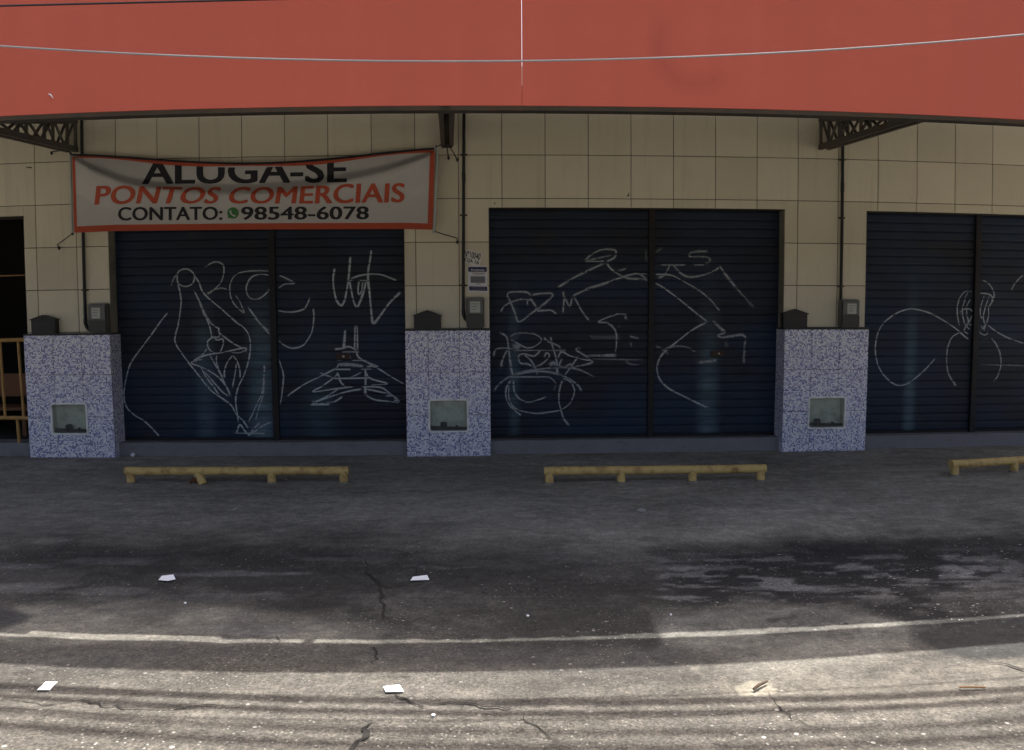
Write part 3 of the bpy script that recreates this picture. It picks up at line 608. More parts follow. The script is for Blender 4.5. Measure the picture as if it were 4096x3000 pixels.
def shutter(x0, x1, top, label, lock=None):
    t = thing('rolling_shutter', label, 'shutter', ((x0+x1)/2, YS, STEP), 'navy rolling shutters of the shops')
    n = int(round((top-SB)/SLAT)); xs = np.linspace(x0, x1, max(3, int((x1-x0)/.4)+2))
    for i in range(n+1):
        z0 = SB+i*SLAT; dy = random.uniform(-.0008, .0008); pts = [(u, yy) for u, yy in zip(PU, PY)]
        if i == n: pts = [q for q in pts if z0+q[0]*SLAT < top-.004]
        if len(pts) < 2: continue
        MB().grid(lambda x, k: (x, YS+pts[int(k)][1]+dy, z0+pts[int(k)][0]*SLAT), xs, range(len(pts))).build('slat', M['shutter'], t)
    MB().box(x0, x1, YS-.012, YS+.03, STEP+.003, SB-.002, .5).build('bottom_bar', M['post'], t, bevel=.003)
    if lock is not None:
        p = IS(lock[0], lock[1], YS)
        lk = MB().box(p[0]-.085, p[0]+.085, YS-.016, YS-.004, p[2]-.035, p[2]+.035).build('lock_plate', M['lock'], t, bevel=.003)
        MB().tube([(p[0]+.01, YS-.03, p[2]), (p[0]+.01, YS-.012, p[2])], .013, 10).build('lock_cylinder', M['brass'], lk)
    mb, fade = graffiti_mesh(x0, x1)
    if mb.f:
        og = mb.build('graffiti', M['spray'], t, fade=fade)
    return t
def post(ox0, ox1, top, label):
    a, b = I(ox0, 800, YS-.03)[0], I(ox1, 800, YS-.03)[0]
    p = MB().box(a, b, YS-.035, YS+.05, STEP, top, .4).build('shutter_post', M['post'], None, bevel=.004)
    tag(p, label, 'shutter post', 'steel posts between the shutter panels')
    return a, b
p1 = post(597.5, 611, ZO[1], 'brown black steel post between the two shutters below the banner')
p2 = post(1428, 1441, ZO[2], 'brown black steel post in the shutter bay right of the notices')
p3 = post(2142, 2154, ZO[3], 'brown black steel post in the shutter bay at the right end')
shutter(OPEN[1][0], p1[0], ZO[1], 'navy shutter below the banner sprayed with a long flowing figure and loops', None)
shutter(p1[1], OPEN[1][1], ZO[1], 'navy shutter below the banner sprayed with tall letters above a tower shape', (1372, 1425))
shutter(OPEN[2][0], p2[0], ZO[2], 'navy shutter beside the notices sprayed with BZM and a dense scribbled tag', None)
shutter(p2[1], OPEN[2][1], ZO[2], 'navy shutter right of BZM with a pale strip and a big angular line', (2870, 1414))
shutter(OPEN[3][0], p3[0], ZO[3], 'navy shutter at the right end sprayed with one large round loop', None)
shutter(p3[1], OPEN[3][1], ZO[3], 'navy shutter cut by the right edge with a thin scratched line', None)

# ------------------------------------------------------------------ tiled pedestals
def rrect(x0, x1, z0, z1, r, n=5):
    out = []
    for cx, cz, a0 in ((x1-r, z1-r, 0), (x0+r, z1-r, 90), (x0+r, z0+r, 180), (x1-r, z0+r, 270)):
        for k in range(n+1): th = math.radians(a0+90*k/n); out.append((cx+r*math.cos(th), cz+r*math.sin(th)))
    return out
PY0 = -.10
def pedestal(sx0, sx1, ytop, win, cols, where, mood):
    p = IS(sx0, ytop, PY0); q = IS(sx1, ytop, PY0); x0, x1, zt = p[0], q[0], (p[2]+q[2])/2
    wl = IS(win[0], win[1], PY0); wr = IS(win[2], win[3], PY0); wx0, wx1, wz1, wz0 = wl[0], wr[0], wl[2], wr[2]
    t = thing('tiled_pedestal', 'blue and white mosaic tiled pedestal '+where, 'pedestal', ((x0+x1)/2, 0, 0), 'mosaic pedestals between the shop bays')
    f = PY0+.007; h0, h1, k0, k1 = wx0+.012, wx1-.012, wz0+.012, wz1-.012; YB = .16
    b = MB(); b.box(x0, h0, f, YB, 0, zt-.02).box(h1, x1, f, YB, 0, zt-.02).box(h0, h1, f, YB, 0, k0).box(h0, h1, f, YB, k1, zt-.02)
    b.build('body', M['mosaic'], t, smooth=False)
    MB().box(x0-.004, x1+.004, PY0-.006, YB+.002, zt-.02, zt).build('cap', M['box_dark'], t, bevel=.004)
    n = MB(); yb = -.005
    n.box(h0, h1, yb, yb+.02, k0, k1)
    for (a, bb, c, d) in ((h0, h0+.006, k0, k1), (h1-.006, h1, k0, k1), (h0+.006, h1-.006, k0, k0+.006), (h0+.006, h1-.006, k1-.006, k1)): n.box(a, bb, f+.004, yb, c, d)
    n.build('niche_lining', M['niche'], t, smooth=False)
    MB().box(x0+.001, h0, f-.0004, f-.0001, .004, zt-.021).box(h1, x1-.001, f-.0004, f-.0001, .004, zt-.021).box(h0, h1, f-.0004, f-.0001, .004, k0).box(h0, h1, f-.0004, f-.0001, k1, zt-.021).build('grout', M['mortar'], t, smooth=False)
    cx = [x0]+[x0+(x1-x0)*c for c in cols]+[x1]; cz = [zt-.02, 0.985, .487, 0.004]; j = .0025
    for a, bb in zip(cx, cx[1:]):
        for d, c in zip(cz, cz[1:]):
            rs = minus((a+j, bb-j, c+j, d-j), [(h0, h1, k0, k1)])
            m_ = MB()
            for r in rs: m_.box(r[0], r[1], PY0, f-.0005, r[2], r[3])
            if rs: m_.build('tile', M['mosaic'], t, bevel=.0012, smooth=False)
    wn_ = MB(); o = rrect(wx0, wx1, wz0, wz1, .035); i_ = rrect(wx0+.024, wx1-.024, wz0+.024, wz1-.024, .016); L = len(o)
    om = rrect(wx0+.005, wx1-.005, wz0+.005, wz1-.005, .031); im = rrect(wx0+.020, wx1-.020, wz0+.020, wz1-.020, .019)
    vs = [(a, PY0-.001, c) for a, c in o]+[(a, PY0-.013, c) for a, c in om]+[(a, PY0-.013, c) for a, c in im]+[(a, PY0+.004, c) for a, c in i_]
    fs = []
    for r in range(3):
        for k in range(L): fs.append((r*L+k, r*L+(k+1) % L, (r+1)*L+(k+1) % L, (r+1)*L+k))
    fr = wn_.add(vs, fs).build('window_frame', M['frame_white'], t)
    pane = MB().box(wx0+.014, wx1-.014, PY0+.0042, PY0+.0072, wz0+.014, wz1-.014).build('pane', M['glass'], fr, smooth=False)
    # the meter inside
    mxp = wx0+(wx1-wx0)*mood[0]; fl = k0+.006
    wm = thing('water_meter', 'small dark water meter inside the pedestal '+where, 'water meter', (mxp, -.02, fl), 'water meters in the pedestals')
    MB().tube([(mxp, -.05, fl+.02), (mxp, -.05, fl+.04), (mxp, -.05, fl+.095), (mxp, -.05, fl+.102)], [.03, .038, .038, .025], 14).build('meter_body', M['meter_iron'], wm)
    MB().tube([(h0+.01, -.05, fl+.045), (h0+.06, -.05, fl+.042), (mxp, -.05, fl+.035), (h1-.06, -.05, fl+.03), (h1-.01, -.05, fl+.028)], .014, 8).build('pipe', M['meter_iron'], wm)
    MB().tube([(h1-.13, -.05, fl+.02), (h1-.13, -.05, fl+.062)], [.012, .018], 8).build('valve', M['meter_iron'], wm)
    def hz(u, v): return (h0+.007+(h1-h0-.014)*u, f+.006+(yb-f-.008)*v, fl+.002+.022*float(fbm(np.array([u*4+sx0]), np.array([v*2.]), 3)[0])+.02*v)
    d = MB().grid(hz, np.linspace(0, 1, 14), np.linspace(0, 1, 6)).build('dirt', M['dirt'], None); d['kind'] = 'stuff'
    tag(d, 'dry dirt heaped on the niche floor of the pedestal '+where, 'dirt')
    return x0, x1, zt
W1 = 'beside the dark open doorway'; W2 = 'under the pasted notices'; W3 = 'nearest the right end shutter'
pa = pedestal(93, 439, 1334, (200, 1611, 356, 1740), (.335, .665), W1, (.42, 0))
pb = pedestal(1620, 1960, 1315, (1712, 1596, 1876, 1730), (.27, .635), W2, (.37, 0))
pc = pedestal(3139, 3476, 1311, (3232, 1586, 3381, 1715), (.32, .65), W3, (.30, 0))

# ------------------------------------------------------------------ mailboxes, electricity meters, conduits
def mailbox(sx0, sx1, sy_eave, sy_apex, zt, where):
    Y0, Y1 = -.10, -.004; a = IS(sx0, sy_eave, Y0); b = IS(sx1, sy_eave, Y0); ap = IS((sx0+sx1)/2, sy_apex, Y0)
    x0, x1, ze, za = a[0], b[0], a[2], ap[2]; xm = (x0+x1)/2
    t = thing('mailbox', 'dark gabled metal mailbox on the pedestal '+where, 'mailbox', (xm, -.05, zt), 'mailboxes on the pedestals')
    i = .012
    MB().add([(x0+i, Y0+.006, zt), (x1-i, Y0+.006, zt), (x1-i, Y0+.006, ze), (xm, Y0+.006, za-.012), (x0+i, Y0+.006, ze), (x0+i, Y1, zt), (x1-i, Y1, zt), (x1-i, Y1, ze), (xm, Y1, za-.012), (x0+i, Y1, ze)],
             [(0, 1, 2, 3, 4), (9, 8, 7, 6, 5), (0, 5, 6, 1), (1, 6, 7, 2), (4, 9, 5, 0), (2, 7, 8, 3), (3, 8, 9, 4)]).build('body', M['box_dark'], t, bevel=.003)
    th = .010; r = MB()
    prof = [(x0, ze-.006), (xm, za), (x1, ze-.006), (x1-.001, ze-.006-th), (xm, za-th), (x0+.001, ze-.006-th)]
    vs = [(p, Y0-.008, z) for p, z in prof]+[(p, Y1, z) for p, z in prof]
    fs = [(0, 1, 4, 5), (1, 2, 3, 4), (6, 11, 10, 7), (7, 10, 9, 8)]+[(k, 6+k, 6+(k+1) % 6, (k+1) % 6) for k in range(6)]
    r.add(vs, fs).build('roof', M['box_dark'], t)
    zs = zt+(ze-zt)*.62
    s_ = MB().box(x0+.055, x1-.055, Y0+.001, Y0+.007, zs-.004, zs+.006).build('slot', M['steel_dark'], t, bevel=.001)
    MB().box(x0+.03, x1-.03, Y0+.003, Y0+.008, zt+.012, zs-.02).build('door', M['box_dark'], t, bevel=.002)
    return t
def cxs(x, zoff=None): return x
mailbox(118, 222, 1276, 1260, pa[2], W1)
mailbox(1650.5, 1766, 1259, 1240, pb[2], W2)
mailbox(3131, 3235, 1252, 1236, pc[2], W3)
def emeter(sx0, sx1, sy0, win, zt, where):
    Y0, Y1 = -.115, -.004; a = IS(sx0, sy0, Y0); b = IS(sx1, sy0, Y0); x0, x1, z1 = a[0], b[0], a[2]; z0 = zt+.003
    t = thing('electricity_meter', 'grey electricity meter box on the pedestal '+where, 'electricity meter', ((x0+x1)/2, -.05, z0), 'electricity meters on the wall')
    zl = z0+(z1-z0)*.42
    MB().box(x0, x1, Y0+.02, Y1, z0, z1).build('case', M['meter_case'], t, bevel=.014)
    MB().box(x0+.012, x1-.012, Y0+.004, Y0+.0196, zl+.006, z1-.012).build('cover', M['meter_case'], t, bevel=.008)
    MB().box(x0+.010, x1-.010, Y0, Y0+.0196, z0+.006, zl).build('terminal_cover', M['meter_low'], t, bevel=.006)
    wa = IS(win[0], win[1], Y0); wb = IS(win[2], win[3], Y0)
    fc = MB().box(wa[0], wb[0], Y0-.001, Y0+.0035, wb[2], wa[2]).build('dial_plate', M['meter_face'], t, bevel=.003)
    ww = wb[0]-wa[0]; hh = wa[2]-wb[2]
    m_ = MB()
    for k, u in enumerate((.78, .55, .3)): m_.box(wa[0]+ww*.15, wb[0]-ww*(.2+.1*k), Y0-.0022, Y0-.0012, wb[2]+hh*u-.004, wb[2]+hh*u+.004)
    m_.build('counter', M['grey_ink'], fc, smooth=False)
    MB().tube([((x0+x1)/2, Y0-.006, z0+.035), ((x0+x1)/2, Y0+.002, z0+.035)], .009, 8).build('screw', M['steel_dark'], t)
    return x0, z0
def S5(a, b): return (a/2.2031, 1150+b/2.2031)
e1 = emeter(346, 424, 1214, (365, 1231, 402, 1274), pa[2], W1)
e2 = emeter(1864, 1937, 1189, (1880, 1206, 1921, 1250), pb[2], W2)
e3 = emeter(3368, 3444, 1197, (3390, 1214, 3426, 1256), pc[2], W3)
def conduit(s_top, s_bot, xe, ze, clamps, where, mid):
    r = .0175; a = IS(*s_top, -.022); b = IS(*s_bot, -.022); zt_ = 4.0
    top = a+(a-b)*((zt_-a[2])/(a[2]-b[2]))
    t = thing('conduit', 'black electrical conduit pipe running up the wall '+where, 'conduit', (b[0], -.022, b[2]), 'conduit pipes on the wall')
    pts = [top+(b-top)*k/10 for k in range(11)]
    MB().tube(pts, r, 10).build('pipe', M['conduit'], t)
    MB().tube([b+np.array([0, 0, .002]), b+np.array([.004, -.01, -.05]), b+np.array([.022, -.016, -.10]), b+np.array([.05, -.02, -.13])], [.021, .021, .020, .019], 10).build('elbow', M['conduit'], t)
    for cy in clamps:
        z = IS(s_bot[0], cy, -.022)[2]; u = (z-b[2])/(top[2]-b[2]); p = b+(top-b)*u
        MB().box(p[0]-.042, p[0]+.042, -.010, -.0015, p[2]-.010, p[2]+.010).tube([(p[0], -.022, p[2]-.011), (p[0], -.022, p[2]+.011)], r+.003, 10).build('clamp', M['steel_dark'], t)
    zj = b[2]+(top[2]-b[2])*mid; p = b+(top-b)*mid
    MB().tube([(p[0], -.022, zj-.06), (p[0], -.022, zj+.06)], r+.0035, 10).build('coupling', M['conduit'], t)
conduit((327, 480), (341, 1275), 0, 0, (1160, 760), W1, .62)
conduit((1856, 480), (1853, 1240), 0, 0, (618, 860, 1141), W2, .66)
conduit((3371, 640), (3362, 1260), 0, 0, (638, 871, 1145), W3, .64)

# ------------------------------------------------------------------ canopy
YF, ZFB, ZFT = -4.05, 2.95, 3.80
can = thing('canopy', 'deep flat canopy with a red fascia over the forecourt', 'canopy', (0, -2, 2.9))
seam = I(1150, 150, YF)[0]
for a, b in ((WL-1, seam-.0013), (seam+.0013, WR+2)):
    MB().box(a, b, YF, YF+.012, ZFB, ZFT, .3).build('fascia_panel', M['fascia'], can, bevel=0, smooth=False)
MB().box(WL-1, seam-.0013, YF+.0123, YF+.0155, ZFB+.002, ZFT, .3).box(seam+.0013, WR+2, YF+.0123, YF+.0155, ZFB+.002, ZFT, .3).build('fascia_back', M['zincd'], can, smooth=False)
ZB0 = float(I(1128, 250.5, -3.92)[2])+.022
MB().box(WL, WR+1, -3.92, -3.84, ZB0, 3.07, .35).build('beam', M['steel_dark'], can, smooth=False)
MB().box(WL, WR+1, -3.90, -3.86, 3.07, 3.085, .35).build('purlin', M['steel_dark'], can, smooth=False)
x = WL
while x < WR+1:
    wsh = random.choice((1.02, 1.02, .84)); over = -3.930+random.choice((-.016, 0, .012, .026, -.006)); dz = random.uniform(0, .006)
    zf, zb = 3.092+dz, 4.00
    n_ = int(wsh/.085); xs_ = np.linspace(x, x+wsh+.02, n_*2+1)
    def sh(u, v):
        k = round((u-x)/(wsh+.02)*(n_*2)); zc_ = .016 if k % 4 in (1, 2) else 0
        return (u, over+(0-.02-over)*v, zf+(zb-zf)*v+zc_)
    mb = MB().grid(sh, xs_, np.linspace(0, 1, 4)); mb.build('roof_sheet', M['roof'], can, smooth=False); x += wsh
def truss(X0, sl, drift=0.0):
    # cantilever truss: upper chord under the roofing, lower chord falling slightly to the beam
    X = X0; dx = lambda y: drift*(-y/3.84)
    t = MB(); zb = lambda y: 3.595+(3.595-sl)*(y/3.84); zt = lambda y: 4.00-.030+(.905)*(y/3.92)
    Ym = 3.84
    for sx in (-.05, .05):
        t.bar((X+sx, -.012, zb(0)+.02), (X+sx+drift, -Ym, zb(-Ym)+.02), .045, .062)
        t.bar((X+sx, -.012, zt(0)-.02), (X+sx+drift, -Ym, zt(-Ym)-.02), .045, .062)
    tr = t.build('truss', M['truss'], can, smooth=False)
    P = [0.0+.03]+[.5*k for k in range(1, 7)]
    for i, yy in enumerate(P):
        for sx in (-.05, .05):
            y_ = -yy; X = X0+dx(y_)
            if zt(y_)-zb(y_) < .06: continue
            MB().bar((X+sx, y_, zb(y_)+.03), (X+sx, y_, zt(y_)-.03), .028, .028, (0, 1, 0)).build('strut', M['truss'], tr, smooth=False)
            if i < len(P)-1:
                ym = y_-.24; y2 = -P[i+1]+.03
                MB().bar((X+sx, y_-.03, zt(y_)-.04), (X+sx, ym, zb(ym)+.04), .022, .022).build('strut', M['truss'], tr, smooth=False)
                if zt(y2)-zb(y2) > .06: MB().bar((X+sx, ym-.01, zb(ym)+.04), (X+sx, y2, zt(y2)-.04), .022, .022).build('strut', M['truss'], tr, smooth=False)
    X = X0+drift
    MB().bar((X, -3.92, 2.99), (X, YF+.016, 2.99), .05, .03).build('bracket', M['truss'], tr, smooth=False)
def ray_x(ox, oy, X): d = ray_s(ox*OV, oy*OV); return CAM+d*((X-CAM[0])/d[0])
q = ray_x(2040, 258, 4.315); slope = (3.595-q[2])/(-q[1]); SL = 3.595-slope*3.84
for X, dr_ in ((-4.52, -.05), (-.128, .20), (4.315, .05)): truss(X, SL, dr_)
MB().box(-.128-.06, -.128+.06, -.03, -.004, 3.56, 4.0).build('wall_plate', M['steel_dark'], can, smooth=False)

# ------------------------------------------------------------------ banner
YBN = -.16
def lerp(xs_, ys_): return lambda v: float(np.interp(v, xs_, ys_))
def smooth_curve(pts):
    X = np.array([p[0] for p in pts], float); Y = np.array([p[1] for p in pts], float); c = np.polyfit(X, Y, 4); return lambda v: float(np.polyval(c, v))
btop = smooth_curve([(288, 622), (460, 629), (631, 642), (799, 653), (1024, 657), (1139, 652), (1311, 639), (1483, 622), (1740, 597)])
bbot = lerp([290, 297, 463, 1024, 1621, 1730], [931, 931, 924, 918, 916, 919])
crease = lerp([288, 304, 386, 477, 567, 726, 880, 1024, 1180, 1314, 1432, 1523, 1614, 1705, 1740], [622, 636, 679, 714, 736, 752, 758, 757, 746, 722, 700, 679, 652, 622, 598])
bl = lambda y: np.interp(y, [622, 931], [288, 297]); br = lambda y: np.interp(y, [597, 919], [1740, 1730])
def bulge(sx, sy):
    v = sy-crease(sx); e = max(0, min(1, (sx-288)/180))*max(0, min(1, (1740-sx)/180)); mid = math.sin(math.pi*max(0, min(1, (sx-288)/1452)))
    rise = 18+34*mid
    h = .135*float(sm(-rise*.55, rise*.45, np.array(v)))*(1-.75*float(sm(20, 150, np.array(v))))
    h2 = .012*math.sin((sx-288)/150.+sy/60.)*e+.010*math.exp(-((sy-(622+(sx-288)*.55))/26.)**2)*math.exp(-(sx-288)/330.)+.010*math.exp(-((sy-(600+(1740-sx)*.62))/26.)**2)*math.exp(-(1740-sx)/330.)
    return h*(.45+.55*min(1, e*3))+h2
def bpt(sx, sy, off=0.0): return IS(sx, sy, YBN-bulge(sx, sy)-off)
ban = thing('banner', 'white vinyl rental banner with orange red border hung above the shutters', 'banner', IS(1015, 918, YBN))
def patch(fx0, fx1, fy0, fy1, nu, nv, off):      # patch between bounding curves
    mb = MB()
    def fn(u, v):
        sx = None; ya = 0
        sy0 = fy0; x_ = 0
        xa, xb = fx0, fx1
        sxx = xa(0)+(xb(0)-xa(0))*u if callable(xa) else xa+(xb-xa)*u
        a, b = fy0(sxx), fy1(sxx); syy = a+(b-a)*v
        sxx = (bl(syy)+(br(syy)-bl(syy))*(sxx-292)/(1735-292)); return bpt(sxx, syy, off)
    return mb.grid(fn, np.linspace(0, 1, nu), np.linspace(1, 0, nv))
patch(292, 1735, btop, bbot, 120, 46, 0).build('cloth', M['cloth'], ban)
patch(292, 1735, lambda s: bbot(s)-25, bbot, 60, 4, .003).build('border', M['red_ink'], ban)
patch(292, 303.5, lambda s: btop(s)+2, lambda s: bbot(s)-25.5, 3, 30, .003).build('border', M['red_ink'], ban)
patch(1715, 1735, lambda s: btop(s)+2, lambda s: bbot(s)-25.5, 3, 30, .003).build('border', M['red_ink'], ban)
patch(304, 1714.5, btop, lambda s: btop(s)+11+4*math.sin(s/90.), 90, 4, .003).build('border', M['red_ink'], ban)
hem = [IS(s, btop(s)-2.5, YBN-.012) for s in np.linspace(289, 1738, 50)]
MB().tube(hem, .012, 8).build('hem', M['ink'], ban)
def text_mesh(body, offset=0.0):
    c = bpy.data.curves.new('lettering', 'FONT'); c.body = body; c.size = 1; c.offset = offset; c.resolution_u = 4; c.space_character = 1.02
    o = bpy.data.objects.new('lettering', c); COL.objects.link(o); dg = bpy.context.evaluated_depsgraph_get()
    me = bpy.data.meshes.new_from_object(o.evaluated_get(dg)); bpy.data.objects.remove(o); bpy.data.curves.remove(c)
    bm = bmesh.new(); bm.from_mesh(me); bpy.data.meshes.remove(me)
    bmesh.ops.triangulate(bm, faces=bm.faces[:])
    return bm
def lettering(body, fx, mat, parent, cell, offset=0.0, bold=.028, nv=6, clip=None):
    """fx(u,v) -> point, u,v in 0..1 over the text's box"""
    bm = text_mesh(body, offset); xs_ = [v.co.x for v in bm.verts]; ys_ = [v.co.y for v in bm.verts]
    x0, x1, y0, y1 = min(xs_), max(xs_), min(ys_), max(ys_)
    for k in range(1, int((x1-x0)/cell)):
        bmesh.ops.bisect_plane(bm, geom=bm.verts[:]+bm.edges[:]+bm.faces[:], plane_co=(x0+k*cell, 0, 0), plane_no=(1, 0, 0))
    for k in range(1, nv):
        bmesh.ops.bisect_plane(bm, geom=bm.verts[:]+bm.edges[:]+bm.faces[:], plane_co=(0, y0+(y1-y0)*k/nv, 0), plane_no=(0, 1, 0))
    mb = MB(); bm.verts.ensure_lookup_table()
    for i, v in enumerate(bm.verts): v.index = i
    for dx_, dy_, lay_ in ((-bold, -.010, 0.0), (bold, .010, .0003), (0.0, 0.0, .0006), (-bold*.6, .010, .0009), (bold*.6, -.010, .0012)):        # passes of print make the bold weight
        vs = [fx((v.co.x+dx_-x0)/(x1-x0), (v.co.y+dy_-y0)/(y1-y0)) for v in bm.verts]
        keep = [f for f in bm.faces if not (clip and all(clip((v.co.x+dx_-x0)/(x1-x0), (v.co.y+dy_-y0)/(y1-y0)) for v in f.verts))]
        mb.add([np.asarray(p)-np.array([0, lay_, 0]) for p in vs], [tuple(v.index for v in f.verts) for f in keep])
    bm.free()
    return mb.build('lettering', mat, parent, smooth=False)
def line(xl, xr, base, cap, shear=None, clip=False):
    b = lerp(*base); c = lerp(*cap)
    def fx(u, v):
        sx = xl+(xr-xl)*u; yb_, yc_ = b(sx), c(sx); sy = yb_+(yc_-yb_)*v
        if shear: sx += shear(sx)*(yb_-sy)
        if clip: sy = max(sy, btop(sx)+13)
        return bpt(sx, sy, .0045)
    return fx
lettering('ALUGA-SE', line(572, 1383, ([587, 1383], [736, 729]), ([587, 800, 1024, 1383], [640, 632, 632, 626]), clip=True), M['ink'], ban, .16, nv=24, clip=lambda u, v: np.interp(572+811*u, [587, 1383], [736, 729])-(np.interp(572+811*u, [587, 1383], [736, 729])-np.interp(572+811*u, [587, 800, 1024, 1383], [640, 632, 632, 626]))*v < btop(572+811*u)+12.5)
lettering('PONTOS COMERCIAIS', line(381, 1614, ([381, 560, 900, 1270, 1614], [819, 814, 814, 814, 809]), ([381, 450, 600, 760, 1100, 1290, 1400, 1614], [744, 742, 746, 749, 748, 742, 735, 733]), shear=lambda s: .30*math.exp(-((s-800)/300.)**2)+.06), M['red_ink'], ban, .22)
lettering('CONTATO:', line(474, 888, ([474, 900], [882, 879]), ([474, 900], [829, 827])), M['ink'], ban, .22)
lettering('98548-6078', line(967, 1473, ([967, 1473], [879, 877]), ([967, 1473], [827.5, 826])), M['ink'], ban, .22)
# green speech bubble with a white handset
def disc(cx, cy, rx, ry, off, n=24, tail=False):
    vs = [bpt(cx, cy, off)]
    for k in range(n):
        th = 2*math.pi*k/n; r = 1.0+(.28 if tail and abs(k-n*.375) < .6 else 0)
        vs.append(bpt(cx+rx*r*math.cos(th), cy+ry*r*math.sin(th), off))
    return vs, [(0, 1+(k+1) % n, 1+k) for k in range(n)]
ic = MB(); ic.add(*disc(932, 852, 23, 23, .0045, tail=True)); ic.build('bubble_icon', M['green_ink'], ban, smooth=False)
h_ = MB(); pts = [(922, 842), (922, 850), (927, 858), (934, 863), (942, 863)]
vs = []; fs = []
for k, (a, b) in enumerate(pts):
    t = np.array(pts[min(k+1, 4)])-np.array(pts[max(k-1, 0)]); t = t/np.linalg.norm(t); nn = np.array([-t[1], t[0]])*(4.2 if k in (0, 4) else 2.6)
    vs += [bpt(a+nn[0], b+nn[1], .0062), bpt(a-nn[0], b-nn[1], .0062)]
for k in range(4): fs.append((2*k, 2*k+2, 2*k+3, 2*k+1))
h_.add(vs, fs).build('handset_icon', M['cloth'], ban, smooth=False)
MB().tube([IS(1749, 588, YBN), IS(1745, 700, YBN), IS(1740, 820, YBN), IS(1735, 931, YBN)], .0165, 10).build('pole', M['pole_white'], ban)
MB().tube([IS(282, 618, YBN), IS(286, 780, YBN), IS(290, 936, YBN)], .013, 10).build('pole', M['pole_white'], ban)
def cord(pts, label, r=.006, knot=True):
    P = [np.array(p) for p in pts]; c = MB().tube(P, r, 6)
    if knot:
        for p in (P[0], P[-1]): c.tube([p+np.array([0, 0, -.022]), p, p+np.array([0, 0, .02])], [.006, .017, .006], 8)
    tag(c.build('cord', M['rope'], None), label, 'cord', 'cords tying the banner')
tb = IS(262, 598, -.05)
cord([IS(283, 615, YBN), IS(276, 606, -.10), tb, IS(238, 603, -.03), IS(212, 606, -.02), IS(206, 612, -.015)], 'dark cord tying the top left banner corner to the truss foot')
cord([IS(1747, 588, YBN), IS(1768, 577, -.10), IS(1782, 570, -.06), IS(1787, 585, -.04), IS(1790, 605, -.03), IS(1794, 632, -.02)], 'dark cord at the top right banner corner with a straight hanging tail')
cord([IS(1786, 578, -.05), IS(1800, 590, -.04), IS(1815, 612, -.03), IS(1829, 639, -.015)], 'dark cord tail slanting from the truss foot towards the conduit', knot=True)
cord([IS(290, 934, YBN), IS(262, 955, -.08), IS(229, 979, -.015), IS(236, 992, -.012)], 'dark cord tying the bottom left banner corner to the wall')
cord([IS(1736, 924, YBN), IS(1770, 936, -.10), IS(1805, 946, -.05), IS(1829, 953, -.012), IS(1829, 968, -.012)], 'dark cord tying the bottom right banner corner to the wall')

# ------------------------------------------------------------------ notices on the wall
S2 = lambda a, b: (1820+a/4.5889, 960+b/4.5889)
def quad_plate(name, c, mat, label, cat, y=-.004):
    P = [IS(*S2(*q), y) for q in c]; n = np.array([0, .0025, 0]); vs = [p for p in P]+[p+n for p in P]
    t = thing(name, label, cat, P[3])
    MB().add(vs, [(3, 2, 1, 0), (4, 5, 6, 7)]+[(k, (k+1) % 4, 4+(k+1) % 4, 4+k) for k in range(4)]).build('sheet', mat, t, smooth=False)
    return t
qc = [(160, 170), (500, 243), (440, 492), (150, 415)]
pl = quad_plate('number_plate', qc, M['plate'], 'tilted white number plate sheet pasted beside the conduit', 'number plate', -.006)
def bil(c, u, v): a, b, cc, d = [np.array(q, float) for q in c]; return (d*(1-u)+cc*u)*(1-v)+(a*(1-u)+b*u)*v
def on(c, y, u0, u1, v0, v1): return lambda u, v: IS(*S2(*bil(c, u0+(u1-u0)*u, v0+(v1-v0)*v)), y)
lettering('Nº10040', on(qc, -.0075, .05, .95, .48, .95), M['ink'], pl, 9, bold=.02)
lettering('LOJA 16', on(qc, -.0075, -.04, .93, .05, .43), M['ink'], pl, 9, bold=.02)
nc = [(235, 470), (590, 470), (600, 965), (245, 955)]
nt = quad_plate('notice', nc, M['notice'], 'white notice sheet with dark blue header pasted below the number plate', 'notice', -.004)
def nbox(u0, u1, v0, v1, mat, y=-.0055, name='print'):
    f_ = on(nc, y, u0, u1, v0, v1); MB().grid(f_, [0, 1], [0, 1]).build(name, mat, nt, smooth=False)
nbox(.02, .98, .77, .95, M['blue_ink'], name='header'); nbox(.05, .98, .06, .22, M['blue_ink'], name='footer'); nbox(.13, .88, .35, .60, M['grey_ink'], name='picture')
nbox(.20, .92, .705, .735, M['grey_ink']); nbox(.27, .85, .645, .665, M['grey_ink']); nbox(.38, .66, .295, .315, M['grey_ink'])
lettering('Mudanças', on(nc, -.0065, .16, .86, .795, .875), M['notice'], nt, 9)
for v0 in (.155, .09): nbox(.16, .88, v0, v0+.025, M['grey_ink'], -.0062)

# ------------------------------------------------------------------ doorway at the left
rl = thing('barrier', 'dull yellow tubular barrier standing in the dark doorway', 'barrier', I(10, 925, .02))
def yb(a, b, r=.022, name='bar'): MB().tube([np.array(a)+(np.array(b)-np.array(a))*k/4 for k in range(5)], r, 8).build(name, M['yellow_dim'], rl)
YR = .03
A = lambda ox, oy: I(ox, oy, YR)
yb(A(-180, 755), A(62, 748), .024, 'top_rail'); yb(A(-180, 918), A(66, 921), .024, 'bottom_rail')
for tx, bx in ((40, 53), (0, 12), (-42, -32), (-84, -76), (-126, -120)): yb(A(tx, 751), A(bx, 920), .017, 'upright')
for fx_ in (-150, 30): 
    p = A(fx_+8, 919); MB().tube([p, (p[0], p[1]+.01, .158)], .02, 8).build('foot', M['yellow_dim'], rl)
bn = thing('wooden_bench', 'brown wooden bench in the dark doorway behind the yellow barrier', 'bench', (-6.4, 1.0, .155))
Yb = .95; z1 = float(I(30, 823, Yb)[2]); z0 = float(I(30, 873, Yb)[2]); zl = float(I(30, 893, Yb)[2])
